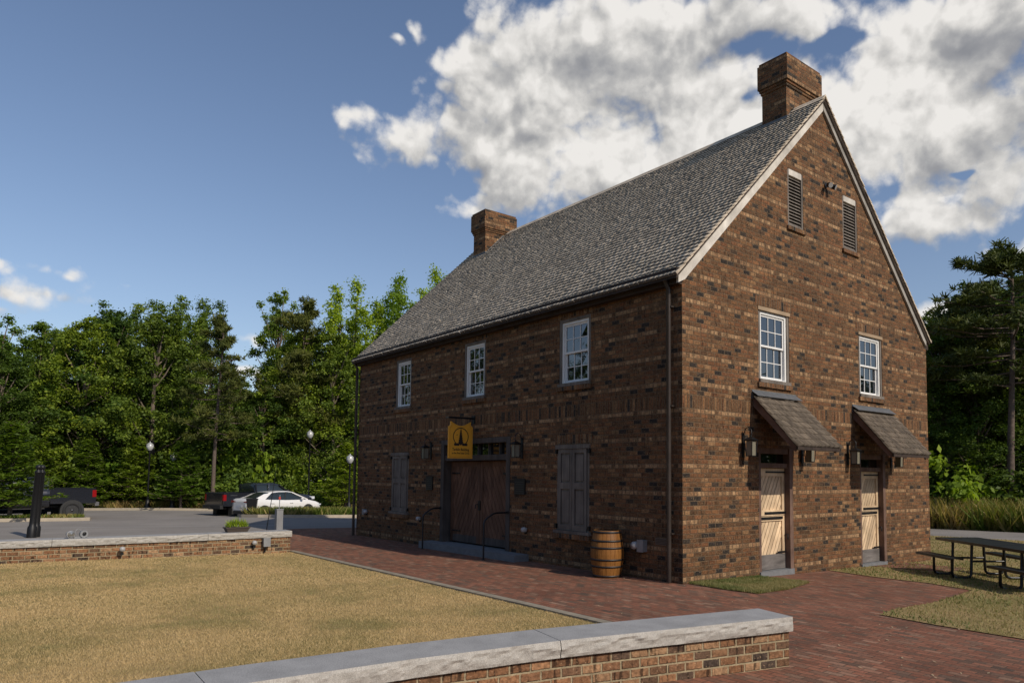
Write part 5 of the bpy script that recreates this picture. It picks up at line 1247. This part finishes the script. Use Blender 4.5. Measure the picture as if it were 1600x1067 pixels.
def loft(st,ringf,n=40,r=0.):
    xs=np.unique(np.concatenate([np.linspace(st[0][0],st[-1][0],n),[s[0] for s in st]])); m=MB(); rings=[]
    for x in xs:
        h=ringf(x,*lerp_st(st,x)); full=[(x,y,z) for y,z in h]+[(x,-y,z) for y,z in h[::-1] if abs(y)>1e-6]; rings.append(full)
    k=len(rings[0]); vs=[p for g in rings for p in g]
    fs=[(i*k+j,(i+1)*k+j,(i+1)*k+(j+1)%k,i*k+(j+1)%k) for i in range(len(rings)-1) for j in range(k)]
    m.mesh(vs,fs,sm=True); m.mesh(rings[0],[tuple(range(k))]); m.mesh(rings[-1],[tuple(range(k))[::-1]]); return m
def wheel(T,x,y,r,w_,rim,ns=5,side=1):
    c=(x,y,r); ax=((1,0,0),(0,0,1),(0,-side,0)) if side==-1 else ((1,0,0),(0,0,1),(0,1,0))
    ax=((1,0,0),(0,0,1),(0,side,0))
    m=MB(); m.lathe([(r*.62,-w_/2),(r*.93,-w_/2),(r,-w_*.36),(r,w_*.36),(r*.93,w_/2),(r*.66,w_/2),(r*.62,w_*.3),(r*.62,-w_/2)],28,c=c,ax=ax); wh=m.build('wheel',M_TYRE,T)
    m=MB(); m.lathe([(r*.64,w_*.40),(r*.60,w_*.44),(r*.57,w_*.30),(r*.57,-w_*.2)],28,c=c,ax=ax); m.lathe([(.0,w_*.42),(r*.13,w_*.41),(r*.15,w_*.2)],16,c=c,ax=ax)
    for k in range(ns):
        a=2*math.pi*k/ns; d=Vector((math.cos(a),0,math.sin(a))); p=Vector(c)+Vector((0,side*w_*.34,0)); 
        for da in (-.12,.12):
            d2=Vector((math.cos(a+da),0,math.sin(a+da))); m.bar(p+d*r*.1,p+d2*r*.6,r*.07,r*.09,up=(0,1,0))
    m.build('rim',rim,wh); m=MB(); m.lathe([(r*.57,w_*.05),(0,w_*.05)],24,c=c,ax=ax); m.build('hub',M_TRIM,wh)
def arch(m,x,y0,y1,r,zr):
    n=20; 
    P=[(x+r*math.cos(math.pi*i/n),zr+r*math.sin(math.pi*i/n)) for i in range(n+1)]; P=[(x+r,zr-r*.75)]+P+[(x-r,zr-r*.75)]
    m.prism(P,y0,y1,ax=((1,0,0),(0,0,1),(0,-1,0)))
def sedan(name,loc,rz,pm,rimm,label,cat='sedan'):
    T=empty(name,loc,rz,label=label,cat=cat)
    st=[(-2.33,.58,.46,.86),(-2.29,.76,.32,1.00),(-2.15,.835,.26,1.045),(-1.6,.875,.21,1.045),(-1.0,.888,.19,.99),(0,.89,.19,.955),(.8,.888,.19,.955),(1.2,.885,.19,.96),(1.5,.875,.20,.92),(1.9,.845,.21,.84),(2.12,.79,.23,.76),(2.26,.68,.27,.66),(2.32,.55,.34,.56)]
    ring=lambda x,w_,zb,zt:[(0,zb),(w_*.82,zb),(w_*.95,zb+.05),(w_*.985,zb+.16),(w_,zb+(zt-zb)*.45),(w_*.985,zb+(zt-zb)*.72),(w_*.955,zt-.05),(w_*.90,zt-.008),(w_*.75,zt+.012),(w_*.4,zt+.022),(0,zt+.025)]
    loft(st,ring,44).build('body',pm,T)
    gs=[(-1.86,1.045,.66,.72),(-1.6,1.15,.64,.74),(-1.25,1.30,.62,.76),(-.9,1.39,.60,.77),(-.4,1.435,.60,.775),(.1,1.435,.60,.775),(.4,1.40,.60,.77),(.75,1.27,.62,.76),(1.05,1.11,.66,.755),(1.34,.955,.70,.74)]
    gring=lambda x,zt,wt,wb:[(0,.90),(wb+.02,.90),(wb,.97),(wb-(wb-wt)*.5,(.97+zt)/2) if zt>1.02 else (wb-.005,.975),(wt+.02,zt-.045) if zt>1.06 else (wb-.02,.99 if zt<.99 else zt-.02),(wt-.06,zt-.006),(wt*.5,zt+.008),(0,zt+.012)]
    loft(gs,gring,36).build('window_glass',M_CGL,T)
    # roof skin
    m=MB(); xs=np.linspace(-1.02,.42,14); 
    for a,b in zip(xs,xs[1:]):
        za,wa,_=lerp_st(gs,a); zb_,wb_,_=lerp_st(gs,b)
        R1=[(wa+.028,za-.055),(wa-.05,za+.004),(wa*.5,za+.018),(0,za+.022)]; R2=[(wb_+.028,zb_-.055),(wb_-.05,zb_+.004),(wb_*.5,zb_+.018),(0,zb_+.022)]
        for sg in (1,-1):
            for k in range(3):
                q=[(a,sg*R1[k][0],R1[k][1]),(b,sg*R2[k][0],R2[k][1]),(b,sg*R2[k+1][0],R2[k+1][1]),(a,sg*R1[k+1][0],R1[k+1][1])]; m.face(q if sg==1 else q[::-1],sm=True)
    m.build('roof_panel',pm,T)
    for sg in (1,-1):
        m=MB(); m.bar((.38,sg*.635,1.375),(1.36,sg*.745,.955),.05,.06); m.build('pillar',pm,T)
        m=MB(); m.bar((-.0,sg*.66,1.39),(-.12,sg*.775,.96),.05,.03); m.build('pillar',M_TRIM,T)
        # rear quarter
        m=MB(); q=[(-.85,sg*.665,1.37),(-1.30,sg*.645,1.29),(-1.75,sg*.70,1.08),(-1.95,sg*.775,1.03),(-1.35,sg*.792,.98)]; m.mesh(q,[(0,1,2,3,4) if sg==-1 else (4,3,2,1,0)]); q2=[(p[0],p[1]-sg*.04,p[2]) for p in q]; m.mesh(q2,[(0,1,2,3,4) if sg==1 else (4,3,2,1,0)]); m.build('pillar',pm,T)
        m=MB(); m.box((-2.31,sg*.45,.83),(-2.0,sg*.865,.945)); m.box((-2.33,sg*.4,.85),(-2.25,sg*.7,.91)); m.build('tail_lamp',M_RED,T)
        m=MB(); m.box((1.95,sg*.50,.63),(2.22,sg*.80,.70)); m.build('headlight',M_LAMPG,T)
        m=MB(); m.ball((.86,sg*.96,1.0),.11,10,(.8,.9,.62)); m.bar((.9,sg*.84,.96),(.87,sg*.93,.98),.03); m.build('mirror',pm,T)
        m=MB(); 
        for x in (-1.0,.15): m.box((x,sg*.885,.78),(x+.2,sg*.912,.805))
        m.each('door_handle',pm,T)
        m=MB(); m.box((-1.0,sg*.878,.20),(1.0,sg*.895,.27)); m.build('sill_trim',M_TRIM,T)
    m=MB(); m.box((-2.36,-.55,.24),(-2.18,.55,.40)); m.box((2.1,-.5,.26),(2.345,.5,.50)); m.build('bumper_trim',M_TRIM,T)
    m=MB(); m.box((-2.342,-.25,.60),(-2.30,.25,.72)); m.build('number_plate',M_LAMPG,T)
    m=MB()
    for x in (-1.40,1.32): 
        for sg in (1,-1): arch(m,x,sg*.5,sg*.896,.375,.33)
    m.each('wheel_arch',M_TRIM,T)
    for x in (-1.40,1.32):
        for sg in (1,-1): wheel(T,x,sg*.80,.32,.21,rimm,5 if rimm is M_RIM else 6,sg)
    return T
def pickup(name,loc,rz,label,rimm,lift=.0,wr=.41,chrome=False,L=5.9):
    T=empty(name,loc,rz,label=label,cat='pickup truck'); pm=P_BLACK; z0=lift
    st=[(-1.00,.985,.48,1.28),(-.9,.99,.46,1.30),(1.1,.99,.46,1.30),(1.25,.985,.46,1.28),(2.3,.975,.48,1.22),(2.75,.95,.5,1.16),(2.92,.88,.52,1.05),(2.97,.8,.56,.95)]
    ring=lambda x,w_,zb,zt:[(0,zb),(w_*.9,zb),(w_*.98,zb+.06),(w_,zb+.3),(w_,zb+(zt-zb)*.7),(w_*.97,zt-.05),(w_*.92,zt-.005),(w_*.5,zt+.025),(0,zt+.03)]
    m=loft(st,ring,30); m.v=[p+Vector((0,0,z0)) for p in m.v]; m.build('body',pm,T)
    gs=[(-.98,1.55,.74,.84),(-.95,1.84,.72,.86),(-.7,1.90,.70,.87),(.2,1.91,.70,.87),(.6,1.84,.70,.87),(.95,1.58,.74,.86),(1.3,1.28,.80,.85)]
    gr=lambda x,zt,wt,wb:[(0,1.2),(wb+.02,1.2),(wb,1.3) if zt>1.32 else (wb,1.25),(wb-(wb-wt)*.5,(1.28+zt)/2) ,(wt+.03,zt-.06),(wt-.05,zt-.01),(wt*.5,zt+.01),(0,zt+.015)]
    m=loft(gs,gr,26); m.v=[p+Vector((0,0,z0)) for p in m.v]; m.build('window_glass',M_CGL,T)
    m=MB(); xs=np.linspace(-.97,.62,12)
    for a,b in zip(xs,xs[1:]):
        za,wa,_=lerp_st(gs,a); zb_,wb_,_=lerp_st(gs,b)
        R1=[(wa+.05,za-.10),(wa-.02,za+.0),(wa*.5,za+.03),(0,za+.035)]; R2=[(wb_+.05,zb_-.10),(wb_-.02,zb_+.0),(wb_*.5,zb_+.03),(0,zb_+.035)]
        for sg in (1,-1):
            for k in range(3):
                q=[(a,sg*R1[k][0],R1[k][1]+z0),(b,sg*R2[k][0],R2[k][1]+z0),(b,sg*R2[k+1][0],R2[k+1][1]+z0),(a,sg*R1[k+1][0],R1[k+1][1]+z0)]; m.face(q if sg==1 else q[::-1],sm=True)
    m.build('roof_panel',pm,T)
    for sg in (1,-1):
        for p,q in (((.60,sg*.76,1.80+z0),(1.34,sg*.86,1.26+z0)),((-.10,sg*.80,1.84+z0),(-.12,sg*.885,1.28+z0)),((-.93,sg*.80,1.84+z0),(-.93,sg*.885,1.28+z0))):
            m=MB(); m.bar(p,q,.09,.06); m.build('pillar',pm,T)
        m=MB(); m.box((-L/2,sg*.90,.62+z0),(-1.03,sg*.985,1.34+z0)); m.box((-L/2+.01,sg*.89,1.34+z0),(-1.04,sg*.995,1.37+z0)); m.build('bed_side',pm,T)
        m=MB(); m.box((-L/2-.012,sg*.84,.93+z0),(-L/2+.16,sg*.992,1.27+z0)); m.build('tail_lamp',M_RED,T)
        m=MB(); m.box((.82,sg*1.0,1.28+z0),(1.0,sg*1.22,1.52+z0)); m.bar((.92,sg*.9,1.32+z0),(.92,sg*1.05,1.35+z0),.04); m.build('mirror',M_TRIM,T)
        m=MB()
        for x in (-.72,.2): m.box((x,sg*.985,1.08+z0),(x+.22,sg*1.015,1.12+z0))
        m.each('door_handle',M_CHR if chrome else M_TRIM,T)
        m=MB(); m.box((2.6,sg*.60,.92+z0),(2.975,sg*.94,1.08+z0)); m.build('headlight',M_LAMPG,T)
        m=MB(); m.box((-.8,sg*.9,.38+z0),(1.2,sg*1.05,.43+z0)); m.build('running_board',M_TRIM,T)
    m=MB(); m.box((-L/2-.01,-.84,.66+z0),(-L/2+.06,.84,1.34+z0)); m.build('tailgate',pm,T)
    m=MB(); m.box((-L/2+.05,-.9,.70+z0),(-1.0,.9,.78+z0)); m.box((-1.04,-.9,.7+z0),(-1.0,.9,1.32+z0)); m.build('bed_floor',M_TRIM,T)
    m=MB(); m.box((-L/2-.16,-.93,.48+z0),(-L/2+.02,.93,.68+z0)); m.box((2.85,-.93,.46+z0),(3.08,.93,.70+z0)); m.each('bumper',M_CHR if chrome else M_TRIM,T)
    m=MB(); m.box((-L/2-.30,-.04,.44+z0),(-L/2+.1,.04,.50+z0)); m.ball((-L/2-.27,0,.54+z0),.03); m.box((-2.4,-.35,.40+z0),(2.6,.35,.52+z0)); m.build('chassis',M_TRIM,T)
    if not chrome:
        m=MB(); m.box((-2.55,-.992,1.20+z0),(-2.15,-.986,1.245+z0)); m.build('badge',M_CHR,T)
    m=MB()
    for x in (-1.95,1.98):
        for sg in (1,-1): arch(m,x,sg*.6,sg*.998,wr+.09,wr)
    m.each('wheel_arch',M_TRIM,T)
    for x in (-1.95,1.98):
        for sg in (1,-1): wheel(T,x,sg*.885,wr,.28,rimm,6,sg)
    return T
hd=math.atan2(.97,-.25)
def gz(x,y): return G(x,y)-.004
sedan('parked_car',(-32.8,3.6,gz(-32.8,3.6)),hd,P_WHITE,M_RIM,'white sedan parked beside the grass island with its tail to the left')
pickup('pickup_truck',(-36.0,3.7,gz(-36,3.7)),hd,'black pickup parked behind the white sedan with its tailgate showing',M_RIM)
pickup('pickup_truck',(-35.0,-8.0,gz(-35,-8)),math.atan2(-1,.10),'lifted black pickup at the far left with chrome rear bumper behind a young cypress',M_RIMD,.14,.42,True)
sedan('parked_car',(-37.7,-8.6,gz(-37.7,-8.6)),math.atan2(-1,.10),P_BLACK,mat('bright_rim',(.7,.7,.7),.4),'dark car beyond the lifted black pickup, one pale spoked wheel showing')
